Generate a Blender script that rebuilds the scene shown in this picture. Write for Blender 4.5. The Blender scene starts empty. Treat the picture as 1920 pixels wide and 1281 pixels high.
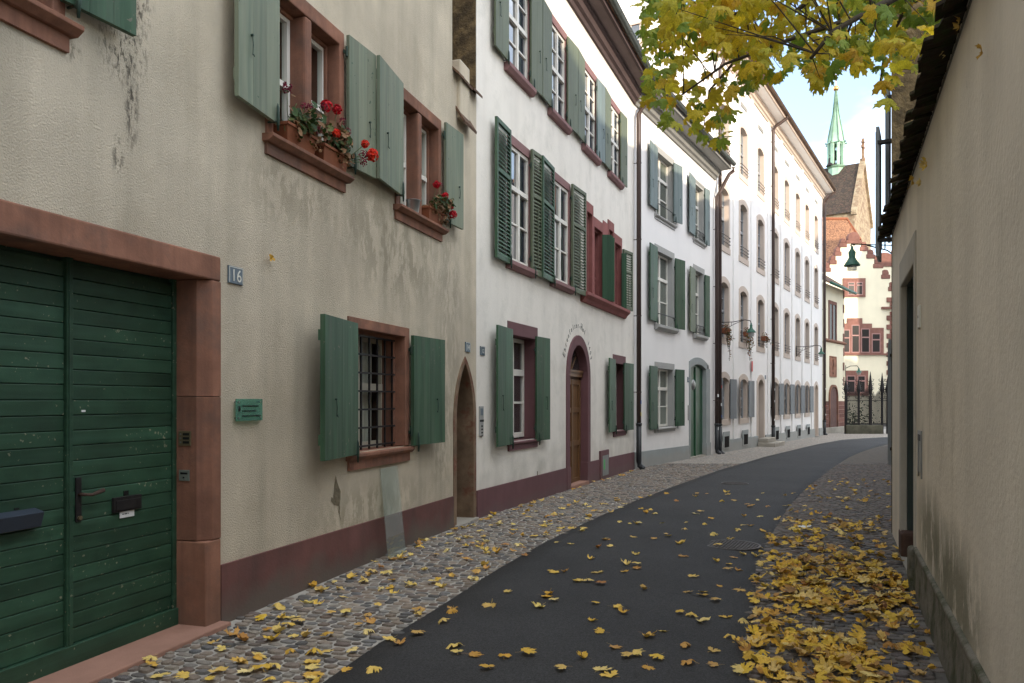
import bpy, bmesh, math, random
from math import sin, cos, pi, sqrt, atan2, radians, degrees
from mathutils import Vector, Matrix, noise as mnoise
random.seed(7)
SC = bpy.context.scene
COL = SC.collection
FP = 1500.0            # focal length in photograph pixels (1920 wide)
HY = 750.0             # horizon row
EYE = 1.6
# ---------------------------------------------------------------- camera
cd = bpy.data.cameras.new('camera'); cam = bpy.data.objects.new('camera', cd); COL.objects.link(cam)
cd.sensor_width = 36; cd.lens = FP/1920*36; cd.shift_y = (HY-640.5)/1920; cd.clip_end = 3000; cd.clip_start = .05
cam.location = (0, 0, EYE); cam.rotation_euler = (pi/2, 0, 0); SC.camera = cam
# ---------------------------------------------------------------- light
SUN_EL = radians(14); SUN_DIR = Vector((.45, -.89, 0)).normalized()
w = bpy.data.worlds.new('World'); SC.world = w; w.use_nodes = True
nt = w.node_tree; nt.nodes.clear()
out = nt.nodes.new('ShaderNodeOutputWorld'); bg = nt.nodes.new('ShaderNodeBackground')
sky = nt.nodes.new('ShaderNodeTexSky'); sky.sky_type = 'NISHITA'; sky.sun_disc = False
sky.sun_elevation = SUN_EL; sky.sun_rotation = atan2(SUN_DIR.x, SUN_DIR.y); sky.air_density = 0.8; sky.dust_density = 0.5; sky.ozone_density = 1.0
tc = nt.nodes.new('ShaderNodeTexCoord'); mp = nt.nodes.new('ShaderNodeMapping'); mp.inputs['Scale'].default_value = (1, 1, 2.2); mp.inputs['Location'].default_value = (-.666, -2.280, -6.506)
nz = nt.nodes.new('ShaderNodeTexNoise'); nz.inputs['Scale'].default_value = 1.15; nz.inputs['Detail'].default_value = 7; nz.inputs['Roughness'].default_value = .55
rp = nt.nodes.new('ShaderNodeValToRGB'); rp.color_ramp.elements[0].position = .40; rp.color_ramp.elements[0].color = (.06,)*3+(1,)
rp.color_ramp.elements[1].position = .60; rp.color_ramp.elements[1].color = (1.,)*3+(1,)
mx = nt.nodes.new('ShaderNodeMixRGB'); mx.inputs['Color2'].default_value = (8.6, 8.9, 9.2, 1)      # broken cloud over pale blue, brightened to fill shade; offset keeps view blue
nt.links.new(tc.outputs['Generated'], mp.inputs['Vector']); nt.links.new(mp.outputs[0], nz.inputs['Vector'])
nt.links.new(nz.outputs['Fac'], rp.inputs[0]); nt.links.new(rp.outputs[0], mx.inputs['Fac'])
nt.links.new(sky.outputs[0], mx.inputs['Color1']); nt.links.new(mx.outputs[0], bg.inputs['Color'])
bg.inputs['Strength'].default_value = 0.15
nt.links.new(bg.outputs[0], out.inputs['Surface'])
sl = bpy.data.lights.new('sun', 'SUN'); sl.energy = 2.0; sl.angle = radians(.6); sl.color = (1, .86, .68)
sun = bpy.data.objects.new('sun', sl); COL.objects.link(sun)
S3 = Vector((SUN_DIR.x*cos(SUN_EL), SUN_DIR.y*cos(SUN_EL), sin(SUN_EL)))
sun.rotation_euler = S3.to_track_quat('Z', 'Y').to_euler(); sun.location = (20, -20, 30)
vs = SC.view_settings; vs.view_transform = 'Standard'; vs.look = 'None'; vs.gamma = 1; vs.use_curve_mapping = False; vs.exposure = 1.58
SC.cycles.max_bounces = 6; SC.cycles.diffuse_bounces = 3; SC.cycles.glossy_bounces = 3; SC.cycles.transparent_max_bounces = 12
SC.cycles.use_denoising = True
# ================================================================= materials
MATS = {}
def N(nt, t, **k):
    n = nt.nodes.new(t)
    for a, b in k.items(): setattr(n, a, b)
    return n
def rgba(c): return (c[0], c[1], c[2], 1)
def M(name, col, rough=.8, var=.12, vs=3.0, bump=.15, bs=60.0, bd=.01, spec=.25, streak=0, scol=None, ss=(9, 9, .7), rnd=.0, grain=None,
      col2=None, c2s=6.0, c2lo=.5, c2hi=.6, metal=0, blobs=None, island=False, splash=None, chips=None):
    m = bpy.data.materials.new(name); m.use_nodes = True; nt = m.node_tree; L = nt.links.new
    b = nt.nodes['Principled BSDF']; b.inputs['Roughness'].default_value = rough; b.inputs['Specular IOR Level'].default_value = spec
    b.inputs['Metallic'].default_value = metal
    tc = N(nt, 'ShaderNodeTexCoord'); oi = N(nt, 'ShaderNodeObjectInfo')
    off = N(nt, 'ShaderNodeVectorMath', operation='MULTIPLY'); off.inputs[1].default_value = (31, 17, 23)
    if rnd: L(oi.outputs['Random'], off.inputs[0])
    else: off.inputs[0].default_value = (0, 0, 0)
    ad = N(nt, 'ShaderNodeVectorMath', operation='ADD'); L(tc.outputs['Object'], ad.inputs[0]); L(off.outputs[0], ad.inputs[1])
    V = ad.outputs[0]
    n1 = N(nt, 'ShaderNodeTexNoise'); n1.inputs['Scale'].default_value = vs; n1.inputs['Detail'].default_value = 6; n1.inputs['Roughness'].default_value = .62
    if grain:
        mg = N(nt, 'ShaderNodeMapping'); mg.inputs['Scale'].default_value = grain; L(V, mg.inputs['Vector']); L(mg.outputs[0], n1.inputs['Vector'])
    else: L(V, n1.inputs['Vector'])
    r1 = N(nt, 'ShaderNodeValToRGB'); e = r1.color_ramp.elements; e[0].position = .3; e[1].position = .7
    e[0].color = rgba([c*(1-var) for c in col]); e[1].color = rgba([min(1, c*(1+var)) for c in col]); L(n1.outputs['Fac'], r1.inputs[0])
    C = r1.outputs[0]
    def mixc(fac, c2, C, kind='MIX'):
        x = N(nt, 'ShaderNodeMixRGB', blend_type=kind); L(fac, x.inputs['Fac']) if not isinstance(fac, float) else setattr(x.inputs['Fac'], 'default_value', fac)
        L(C, x.inputs['Color1']); x.inputs['Color2'].default_value = rgba(c2); return x.outputs[0]
    def ramp(src, lo, hi, a=0., bb=1.):
        r = N(nt, 'ShaderNodeMapRange'); r.inputs['From Min'].default_value = lo; r.inputs['From Max'].default_value = hi
        r.inputs['To Min'].default_value = a; r.inputs['To Max'].default_value = bb; L(src, r.inputs['Value']); return r.outputs[0]
    if col2:
        n2 = N(nt, 'ShaderNodeTexNoise'); n2.inputs['Scale'].default_value = c2s; n2.inputs['Detail'].default_value = 8; n2.inputs['Roughness'].default_value = .7
        L(V, n2.inputs['Vector']); C = mixc(ramp(n2.outputs['Fac'], c2lo, c2hi), col2, C)
    if streak:
        ms = N(nt, 'ShaderNodeMapping'); ms.inputs['Scale'].default_value = ss; L(V, ms.inputs['Vector'])
        n3 = N(nt, 'ShaderNodeTexNoise'); n3.inputs['Scale'].default_value = 1; n3.inputs['Detail'].default_value = 5; L(ms.outputs[0], n3.inputs['Vector'])
        C = mixc(ramp(n3.outputs['Fac'], .45, .75, 0, streak), scol or [c*.45 for c in col], C)
    if blobs:      # stains with their own place: (centre u, centre z, radius u, radius z, strength, colour, noise scale, threshold)
        sp = N(nt, 'ShaderNodeSeparateXYZ'); L(tc.outputs['Object'], sp.inputs[0])
        for (cu, cz, ru, rz, st, bc, bsc, th) in blobs:
            mm = N(nt, 'ShaderNodeMapping'); mm.vector_type = 'POINT'
            mm.inputs['Location'].default_value = (-cu/ru, 0, -cz/rz); mm.inputs['Scale'].default_value = (1/ru, 0, 1/rz); L(tc.outputs['Object'], mm.inputs['Vector'])
            ln = N(nt, 'ShaderNodeVectorMath', operation='LENGTH'); L(mm.outputs[0], ln.inputs[0])
            f = ramp(ln.outputs['Value'], 1.0, .35)
            nb = N(nt, 'ShaderNodeTexNoise'); nb.inputs['Scale'].default_value = bsc; nb.inputs['Detail'].default_value = 7; nb.inputs['Roughness'].default_value = .72
            mb = N(nt, 'ShaderNodeMapping'); mb.inputs['Scale'].default_value = (1, 1, .45); L(tc.outputs['Object'], mb.inputs['Vector']); L(mb.outputs[0], nb.inputs['Vector'])
            g = N(nt, 'ShaderNodeMath', operation='MULTIPLY'); L(f, g.inputs[0]); L(ramp(nb.outputs['Fac'], th, th+.08, 0, st), g.inputs[1])
            C = mixc(g.outputs[0], bc, C)
    if splash:     # dirt thrown up from the ground: (height, strength, colour)
        sp = N(nt, 'ShaderNodeSeparateXYZ'); L(tc.outputs['Object'], sp.inputs[0])
        ns = N(nt, 'ShaderNodeTexNoise'); ns.inputs['Scale'].default_value = 2.5; ns.inputs['Detail'].default_value = 6; L(tc.outputs['Object'], ns.inputs['Vector'])
        a = N(nt, 'ShaderNodeMath', operation='MULTIPLY_ADD'); L(ns.outputs['Fac'], a.inputs[0]); a.inputs[1].default_value = splash[0]*1.2; L(ramp(sp.outputs['Z'], 0, 1, 0, -1), a.inputs[2])
        C = mixc(ramp(a.outputs[0], 0, splash[0]*.5, 0, splash[1]), splash[2], C)
    if chips:
        nc = N(nt, 'ShaderNodeTexNoise'); nc.inputs['Scale'].default_value = chips[0]; nc.inputs['Detail'].default_value = 3; L(V, nc.inputs['Vector'])
        n9 = N(nt, 'ShaderNodeTexNoise'); n9.inputs['Scale'].default_value = 2.2; L(V, n9.inputs['Vector'])
        q9 = N(nt, 'ShaderNodeMath', operation='MULTIPLY_ADD'); L(n9.outputs['Fac'], q9.inputs[0]); q9.inputs[1].default_value = .35; L(nc.outputs['Fac'], q9.inputs[2])
        C = mixc(ramp(q9.outputs[0], chips[1], chips[1]+.02, 0, .85), chips[2], C)
    if rnd or island:
        hs = N(nt, 'ShaderNodeMixRGB', blend_type='MULTIPLY'); hs.inputs['Fac'].default_value = 1
        src = oi.outputs['Random']
        if island:
            ge = N(nt, 'ShaderNodeNewGeometry'); q = N(nt, 'ShaderNodeMath', operation='ADD'); L(ge.outputs['Random Per Island'], q.inputs[0]); L(oi.outputs['Random'], q.inputs[1])
            q2 = N(nt, 'ShaderNodeMath', operation='FRACT'); L(q.outputs[0], q2.inputs[0]); src = q2.outputs[0]
        r = N(nt, 'ShaderNodeValToRGB'); a = max(rnd, .001); e = r.color_ramp.elements
        e[0].color = (1-a, 1-a, 1-a, 1); e[1].color = (1+a*.6, 1+a*.6, 1+a*.6, 1)
        L(src, r.inputs[0]); L(C, hs.inputs['Color1']); L(r.outputs[0], hs.inputs['Color2']); C = hs.outputs[0]
    L(C, b.inputs['Base Color'])
    if bump:
        nb = N(nt, 'ShaderNodeTexNoise'); nb.inputs['Scale'].default_value = bs; nb.inputs['Detail'].default_value = 4; nb.inputs['Roughness'].default_value = .6
        if grain:
            mg2 = N(nt, 'ShaderNodeMapping'); mg2.inputs['Scale'].default_value = grain; L(V, mg2.inputs['Vector']); L(mg2.outputs[0], nb.inputs['Vector'])
        else: L(V, nb.inputs['Vector'])
        bp = N(nt, 'ShaderNodeBump'); bp.inputs['Strength'].default_value = bump; bp.inputs['Distance'].default_value = bd
        L(nb.outputs['Fac'], bp.inputs['Height']); L(bp.outputs[0], b.inputs['Normal'])
    MATS[name] = m; return m
def ramp_mat(name, cols, rough=.6, transl=0., spec=.3, bump=.3, vs=12):
    """colour picked per piece from a list, for stones and leaves"""
    m = bpy.data.materials.new(name); m.use_nodes = True; nt = m.node_tree; L = nt.links.new
    b = nt.nodes['Principled BSDF']; b.inputs['Roughness'].default_value = rough; b.inputs['Specular IOR Level'].default_value = spec
    ge = N(nt, 'ShaderNodeNewGeometry'); oi = N(nt, 'ShaderNodeObjectInfo'); q = N(nt, 'ShaderNodeMath', operation='ADD'); q2 = N(nt, 'ShaderNodeMath', operation='FRACT')
    L(ge.outputs['Random Per Island'], q.inputs[0]); L(oi.outputs['Random'], q.inputs[1]); L(q.outputs[0], q2.inputs[0])
    r = N(nt, 'ShaderNodeValToRGB'); r.color_ramp.interpolation = 'LINEAR'
    for i, c in enumerate(cols):
        p = (i+.5)/len(cols)
        e = r.color_ramp.elements[i] if i < 2 else r.color_ramp.elements.new(p)
        e.position = p; e.color = rgba(c)
    L(q2.outputs[0], r.inputs[0])
    tc = N(nt, 'ShaderNodeTexCoord'); n1 = N(nt, 'ShaderNodeTexNoise'); n1.inputs['Scale'].default_value = vs; n1.inputs['Detail'].default_value = 5; L(tc.outputs['Object'], n1.inputs['Vector'])
    mr = N(nt, 'ShaderNodeMapRange'); mr.inputs['From Min'].default_value = .3; mr.inputs['From Max'].default_value = .7; mr.inputs['To Min'].default_value = .7; mr.inputs['To Max'].default_value = 1.25
    L(n1.outputs['Fac'], mr.inputs['Value'])
    x = N(nt, 'ShaderNodeMixRGB', blend_type='MULTIPLY'); x.inputs['Fac'].default_value = 1; L(r.outputs[0], x.inputs['Color1']); L(mr.outputs[0], x.inputs['Color2'])
    L(x.outputs[0], b.inputs['Base Color'])
    if bump:
        bp = N(nt, 'ShaderNodeBump'); bp.inputs['Strength'].default_value = bump; bp.inputs['Distance'].default_value = .004
        nb = N(nt, 'ShaderNodeTexNoise'); nb.inputs['Scale'].default_value = 70; L(tc.outputs['Object'], nb.inputs['Vector']); L(nb.outputs['Fac'], bp.inputs['Height']); L(bp.outputs[0], b.inputs['Normal'])
    if transl:
        tr = N(nt, 'ShaderNodeBsdfTranslucent'); L(x.outputs[0], tr.inputs['Color']); ms = N(nt, 'ShaderNodeMixShader'); ms.inputs['Fac'].default_value = transl
        L(b.outputs[0], ms.inputs[1]); L(tr.outputs[0], ms.inputs[2]); L(ms.outputs[0], nt.nodes['Material Output'].inputs['Surface'])
    MATS[name] = m; return m
def pane_mat(name, col, ior=2.3, rough=.03, wob=.02):
    m = bpy.data.materials.new(name); m.use_nodes = True; nt = m.node_tree; L = nt.links.new
    b = nt.nodes['Principled BSDF']; b.inputs['Roughness'].default_value = rough; b.inputs['IOR'].default_value = ior; b.inputs['Specular IOR Level'].default_value = .5
    tc = N(nt, 'ShaderNodeTexCoord'); oi = N(nt, 'ShaderNodeObjectInfo')
    r = N(nt, 'ShaderNodeValToRGB'); r.color_ramp.elements[0].color = rgba([c*.6 for c in col]); r.color_ramp.elements[1].color = rgba([c*1.5 for c in col]); L(oi.outputs['Random'], r.inputs[0]); L(r.outputs[0], b.inputs['Base Color'])
    ad = N(nt, 'ShaderNodeVectorMath', operation='ADD'); L(tc.outputs['Object'], ad.inputs[0]); L(oi.outputs['Random'], ad.inputs[1])
    n = N(nt, 'ShaderNodeTexNoise'); n.inputs['Scale'].default_value = 3.5; n.inputs['Detail'].default_value = 1; L(ad.outputs[0], n.inputs['Vector'])
    bp = N(nt, 'ShaderNodeBump'); bp.inputs['Strength'].default_value = wob*10; bp.inputs['Distance'].default_value = .012; L(n.outputs['Fac'], bp.inputs['Height']); L(bp.outputs[0], b.inputs['Normal'])
    MATS[name] = m; return m
def glass_mat(name, tint=(.9, .95, .92), base=.06, mixdiff=0, dcol=(.3, .5, .42)):
    m = bpy.data.materials.new(name); m.use_nodes = True; nt = m.node_tree; L = nt.links.new
    nt.nodes.remove(nt.nodes['Principled BSDF'])
    t = N(nt, 'ShaderNodeBsdfTransparent'); t.inputs[0].default_value = rgba(tint); g = N(nt, 'ShaderNodeBsdfGlossy'); g.inputs['Roughness'].default_value = .02
    lf = N(nt, 'ShaderNodeLayerWeight'); lf.inputs['Blend'].default_value = .5; pw = N(nt, 'ShaderNodeMath', operation='POWER'); L(lf.outputs['Facing'], pw.inputs[0]); pw.inputs[1].default_value = 4
    lw = N(nt, 'ShaderNodeMath', operation='MULTIPLY_ADD'); L(pw.outputs[0], lw.inputs[0]); lw.inputs[1].default_value = .7; lw.inputs[2].default_value = base*.7
    ms = N(nt, 'ShaderNodeMixShader'); L(lw.outputs[0], ms.inputs['Fac']); L(t.outputs[0], ms.inputs[1]); L(g.outputs[0], ms.inputs[2])
    o = ms.outputs[0]
    if mixdiff:
        d = N(nt, 'ShaderNodeBsdfDiffuse'); d.inputs[0].default_value = rgba(dcol); m2 = N(nt, 'ShaderNodeMixShader'); m2.inputs['Fac'].default_value = mixdiff
        L(o, m2.inputs[1]); L(d.outputs[0], m2.inputs[2]); o = m2.outputs[0]
    L(o, nt.nodes['Material Output'].inputs['Surface']); MATS[name] = m; return m
# ================================================================= mesh helpers
class MB:
    def __init__(s): s.v = []; s.f = []
    def quad(s, *p):
        i = len(s.v); s.v += [tuple(q) for q in p]; s.f.append(tuple(range(i, i+len(p)))); return s
    def box(s, x0, x1, y0, y1, z0, z1):
        i = len(s.v); s.v += [(x, y, z) for z in (z0, z1) for y in (y0, y1) for x in (x0, x1)]
        s.f += [tuple(i+k for k in q) for q in ((0, 2, 3, 1), (4, 5, 7, 6), (0, 1, 5, 4), (2, 6, 7, 3), (0, 4, 6, 2), (1, 3, 7, 5))]; return s
    def prism(s, pts, axis, a, b):
        """pts 2-D polygon extruded along axis from a to b; axis x: pts=(y,z); y: pts=(x,z); z: pts=(x,y)"""
        def P(p, t): return {'x': (t, p[0], p[1]), 'y': (p[0], t, p[1]), 'z': (p[0], p[1], t)}[axis]
        i = len(s.v); n = len(pts); s.v += [P(p, a) for p in pts]+[P(p, b) for p in pts]
        s.f += [tuple(range(i, i+n)), tuple(range(i+2*n-1, i+n-1, -1))]+[(i+k, i+(k+1) % n, i+n+(k+1) % n, i+n+k) for k in range(n)]; return s
    def tube(s, path, r, n=8, cap=True):
        path = [Vector(p) for p in path]; i0 = len(s.v); k = len(path)
        for j, p in enumerate(path):
            t = (path[min(j+1, k-1)]-path[max(j-1, 0)])
            t = t.normalized() if t.length > 1e-9 else Vector((0, 0, 1))
            a = t.cross(Vector((0, 0, 1)) if abs(t.z) < .9 else Vector((1, 0, 0))).normalized(); b = t.cross(a)
            rr = r[j] if isinstance(r, (list, tuple)) else r
            for q in range(n):
                an = 2*pi*q/n; s.v.append(tuple(p+(a*cos(an)+b*sin(an))*rr))
        for j in range(k-1):
            for q in range(n):
                s.f.append((i0+j*n+q, i0+j*n+(q+1) % n, i0+(j+1)*n+(q+1) % n, i0+(j+1)*n+q))
        if cap: s.f += [tuple(i0+q for q in range(n)), tuple(i0+(k-1)*n+q for q in reversed(range(n)))]
        return s
    def lathe(s, prof, n=16, c=(0, 0, 0)):
        i0 = len(s.v)
        for (r, z) in prof:
            for q in range(n): s.v.append((c[0]+r*cos(2*pi*q/n), c[1]+r*sin(2*pi*q/n), c[2]+z))
        for j in range(len(prof)-1):
            for q in range(n): s.f.append((i0+j*n+q, i0+j*n+(q+1) % n, i0+(j+1)*n+(q+1) % n, i0+(j+1)*n+q))
        return s
    def ring(s, outer, inner, y0, y1):
        """band between two open contours (x,z), extruded from y0 (front) to y1 (back)"""
        n = len(outer); i = len(s.v)
        for p in outer: s.v.append((p[0], y0, p[1]))
        for p in inner: s.v.append((p[0], y0, p[1]))
        for p in inner: s.v.append((p[0], y1, p[1]))
        for p in outer: s.v.append((p[0], y1, p[1]))
        for k in range(n-1):
            for a in range(3): s.f.append((i+a*n+k, i+a*n+k+1, i+(a+1)*n+k+1, i+(a+1)*n+k))
            s.f.append((i+3*n+k, i+3*n+k+1, i+k+1, i+k))
        for k in (0, n-1): s.f.append((i+k, i+n+k, i+2*n+k, i+3*n+k))
        return s
    def mesh(s, name, mat=None, smooth=False):
        me = bpy.data.meshes.new(name); me.from_pydata(s.v, [], s.f); me.validate()
        bm = bmesh.new(); bm.from_mesh(me); bmesh.ops.recalc_face_normals(bm, faces=bm.faces); bm.to_mesh(me); bm.free()
        if mat: me.materials.append(MATS[mat] if isinstance(mat, str) else mat)
        if smooth:
            for p in me.polygons: p.use_smooth = True
        return me
    def ob(s, name, mat, parent=None, loc=(0, 0, 0), rot=(0, 0, 0), smooth=False, bev=0):
        return link(name, s.mesh(name, mat, smooth), parent, loc, rot, bev)
def link(name, me, parent=None, loc=(0, 0, 0), rot=(0, 0, 0), bev=0):
    o = bpy.data.objects.new(name, me); COL.objects.link(o); o.parent = parent; o.location = loc; o.rotation_euler = rot
    if bev:
        b = o.modifiers.new('b', 'BEVEL'); b.width = bev; b.segments = 2; b.limit_method = 'ANGLE'; b.angle_limit = radians(40)
    return o
def tag(o, label=None, cat=None, group=None, kind=None):
    if label: o['label'] = label
    if cat: o['category'] = cat
    if group: o['group'] = group
    if kind: o['kind'] = kind
    return o
def empty(name, label, cat, loc=(0, 0, 0), rz=0, group=None):
    o = bpy.data.objects.new(name, None); COL.objects.link(o); o.location = loc; o.rotation_euler = (0, 0, rz); o.empty_display_size = .2
    return tag(o, label, cat, group)
def copytree(o, parent=None, loc=None, rot=None):
    c = o.copy(); COL.objects.link(c); c.parent = parent
    if loc is not None: c.location = loc
    if rot is not None: c.rotation_euler = rot
    for ch in list(o.children): copytree(ch, c)
    return c
def text(name, s, size, mat, parent, loc, rot=(pi/2, 0, 0), align='CENTER', ext=.001, sx=1.0, shear=0):
    cu = bpy.data.curves.new(name, 'FONT'); cu.body = s; cu.size = size; cu.align_x = align; cu.extrude = ext; cu.shear = shear; cu.resolution_u = 3
    t = bpy.data.objects.new(name+'_tmp', cu); COL.objects.link(t); bpy.context.view_layer.update()
    me = bpy.data.meshes.new_from_object(t.evaluated_get(bpy.context.evaluated_depsgraph_get())); bpy.data.objects.remove(t)
    me.materials.clear(); me.materials.append(MATS[mat]); o = link(name, me, parent, loc, rot); o.scale = (sx, 1, 1); return o
# ================================================================= places
def GZ(Y): return 0.0 if Y < 9 else (-.012*(Y-9) if Y < 60 else -.612)
def px2g(px, py):
    k = (py-HY)/FP; Y = 1.6/k
    if Y > 9: Y = (1.6-.108)/(k-.012)
    return ((px-960)/FP*Y, Y)
class Fac:
    def __init__(s, ox, oy, dx, dy):
        l = sqrt(dx*dx+dy*dy); s.O = (ox, oy); s.d = (dx/l, dy/l); s.n = (-s.d[1], s.d[0]); s.rz = atan2(dy, dx)
    def U(s, px, r=0):
        k = (px-960)/FP; ax = s.O[0]+r*s.n[0]; ay = s.O[1]+r*s.n[1]
        return (k*ay-ax)/(s.d[0]-k*s.d[1])
    def Y(s, u, r=0): return s.O[1]+u*s.d[1]+r*s.n[1]
    def W(s, u, r=0): return (s.O[0]+u*s.d[0]+r*s.n[0], s.O[1]+u*s.d[1]+r*s.n[1])
    def P(s, px, py, r=0):
        u = s.U(px, r); return u, EYE-(py-HY)/FP*s.Y(u, r)
    def free(s, hu, r, side, ang, px):
        """width of a leaf hinged at hu that ends on column px"""
        hx, hy = s.W(hu, r); a = ang
        lx, ly = side*cos(a), -sin(a)
        dx = lx*s.d[0]+ly*s.n[0]; dy = lx*s.d[1]+ly*s.n[1]; k = (px-960)/FP
        return (k*hy-hx)/(dx-k*dy)
def Rs(F, u, px):
    k = (px-960)/FP; X0, Y0_ = F.W(u); return (k*Y0_-X0)/(F.n[0]-k*F.n[1])
FA = Fac(-2.0758, 5.682, 455, 1500)
uA = FA.U(893); ax, ay = FA.W(uA)
FB = Fac(ax, ay, 585, 1500); uB = FB.U(1188.5); bx, by = FB.W(uB)
FC = Fac(bx, by, 820, 1500); uC = FC.U(1341); cx_, cy_ = FC.W(uC)
FD = Fac(cx_, cy_, 855, 1500); uD = FD.U(1542); dx_, dy_ = FD.W(uD)
RX0, RY0 = 3.02+.406*(9.6-5.8), 9.6
FR = Fac(RX0, RY0, -.406, -1)
def arch(u0, u1, zs, h, kind, n=9):
    w_ = (u1-u0)/2; c = (u0+u1)/2; P = []
    if kind == 'pointed':
        R = (w_*w_+h*h)/(2*w_); cc = -w_+R; a1 = math.acos(max(-1, min(1, (-cc)/R)))
        L = [(cc-R*cos(t*(pi-a1)/n), R*sin(t*(pi-a1)/n)) for t in range(n+1)]
        P = [(c+x, zs+z) for x, z in L]+[(c-x, zs+z) for x, z in reversed(L[:-1])]
    else:
        R = (w_*w_+h*h)/(2*h); cz = h-R; a0 = atan2(-cz, w_)
        for t in range(2*n+1):
            a = (pi-a0)+(a0-(pi-a0))*t/(2*n); P.append((c+R*cos(a), zs+cz+R*sin(a)))
    return P
def contour(u0, u1, z0, z1, kind=None, h=0):
    if not kind: return [(u0, z0), (u0, z1), (u1, z1), (u1, z0)]
    return [(u0, z0)]+arch(u0, u1, z1-h, h, kind)+[(u1, z0)]
def wall(name, mat, parent, u0, u1, z0, z1, holes, depth=6.0, extra=None):
    """facade sheet with real openings; holes (u0,u1,z0,z1,kind,h)"""
    mb = MB(); us = sorted({u0, u1}|{h[0] for h in holes}|{h[1] for h in holes}); zs = sorted({z0, z1}|{h[2] for h in holes}|{h[3] for h in holes})
    us = [u for u in us if u0 <= u <= u1]; zs = [z for z in zs if z0 <= z <= z1]
    for a, b in zip(us, us[1:]):
        for c, d in zip(zs, zs[1:]):
            m, q = (a+b)/2, (c+d)/2
            if any(h[0] < m < h[1] and h[2] < q < h[3] for h in holes): continue
            mb.quad((a, 0, c), (b, 0, c), (b, 0, d), (a, 0, d))
    for h in holes:
        if len(h) > 4 and h[4]:
            P = arch(h[0], h[1], h[3]-h[5], h[5], h[4]); n = len(P)//2
            for k in range(n): mb.quad((h[0], 0, h[3]), (P[k][0], 0, P[k][1]), (P[k+1][0], 0, P[k+1][1]))
            for k in range(n, len(P)-1): mb.quad((h[1], 0, h[3]), (P[k][0], 0, P[k][1]), (P[k+1][0], 0, P[k+1][1]))
    mb.quad((u0, 0, z0), (u0, depth, z0), (u0, depth, z1), (u0, 0, z1)); mb.quad((u1, 0, z0), (u1, depth, z0), (u1, depth, z1), (u1, 0, z1))
    mb.quad((u0, depth, z0), (u1, depth, z0), (u1, depth, z1), (u0, depth, z1))
    return mb.ob(name, mat, parent)
def surround(parent, name, mat, u0, u1, z0, z1, fw, proud, depth, kind=None, h=0, head=None, bev=.006, sillz=None, mould=0):
    head = fw if head is None else head
    ho = h*(u1-u0+2*fw)/(u1-u0) if kind else 0
    o = contour(u0-fw, u1+fw, z0, z1+head, kind, min(ho, h+head) if kind == 'seg' else (h+head*1.2 if kind else 0)); i = contour(u0, u1, z0, z1, kind, h)
    mb = MB().ring(o, i, -proud, depth)
    if mould:
        i2 = contour(u0+mould, u1-mould, z0, z1-mould, kind, max(.01, h-mould*.4) if kind else 0); mb.ring([(x, z) for x, z in i], i2, depth*.38, depth+.002)
    return mb.ob(name, mat, parent, bev=bev)
def sash(win, name, mat, pmat, u0, u1, z0, z1, y, cols=2, rows=(1, 1), transom=None, fr=.05, bar=.028, mull=.07, thick=.05, jitter=True, gap=.004):
    """casement: outer frame, centre mullion, transom, glazing bars, one pane object per light"""
    mb = MB(); mb.box(u0, u0+fr, y, y+thick, z0, z1); mb.box(u1-fr, u1, y, y+thick, z0, z1)
    mb.box(u0+fr, u1-fr, y+.001, y+thick-.001, z0, z0+fr*1.25); mb.box(u0+fr, u1-fr, y+.001, y+thick-.001, z1-fr, z1)
    tot = sum(rows); cw = (u1-u0-2*fr)/cols; zb = z0+fr*1.25; H = z1-fr-zb; panes = []
    ucuts = [u0+fr+cw*k for k in range(cols+1)]
    for k in range(1, cols):
        m_ = mull if (cols == 2 or (cols == 4 and k == 2)) else bar
        mb.box(ucuts[k]-m_/2, ucuts[k]+m_/2, y-.008, y+thick-.002, zb, z1-fr)
    z = zb
    for r, hh in enumerate(rows):
        zn = z+H*hh/tot
        if r < len(rows)-1:
            m_ = mull if transom is not None and r == transom else bar; yy = y-.016 if (transom is not None and r == transom) else y+.003
            mb.box(u0+fr, u1-fr, yy, y+thick-.003, zn-m_/2, zn+m_/2)
        for k in range(cols): panes.append((ucuts[k], ucuts[k+1], z, zn))
        z = zn
    s_ = mb.ob(name, mat, win, bev=0)
    for (a, b, c, d) in panes:
        j = random.uniform(-.012, .012) if jitter else 0
        yy = y+thick*.55
        MB().quad((a, yy+j*.3, c), (b, yy-j*.3, c), (b, yy-j*.3+j*.3, d), (a, yy+j*.3, d)).ob('pane', pmat, win)
    return s_
def sillmesh(win, mat, u0, u1, z, proud=.09, h=.07, depth=.12, drop=0, dmat=None, name='sill'):
    mb = MB().prism([(depth, z), (-proud, z-.012), (-proud, z-h*.55), (-proud*.55, z-h), (depth, z-h)], 'x', u0, u1)
    o = mb.ob(name, mat, win, bev=.004)
    if drop: MB().box(u0+.03, u1-.03, -.025, depth-.01, z-h-drop, z-h+.003).ob('apron', mat, win)
    return o
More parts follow.
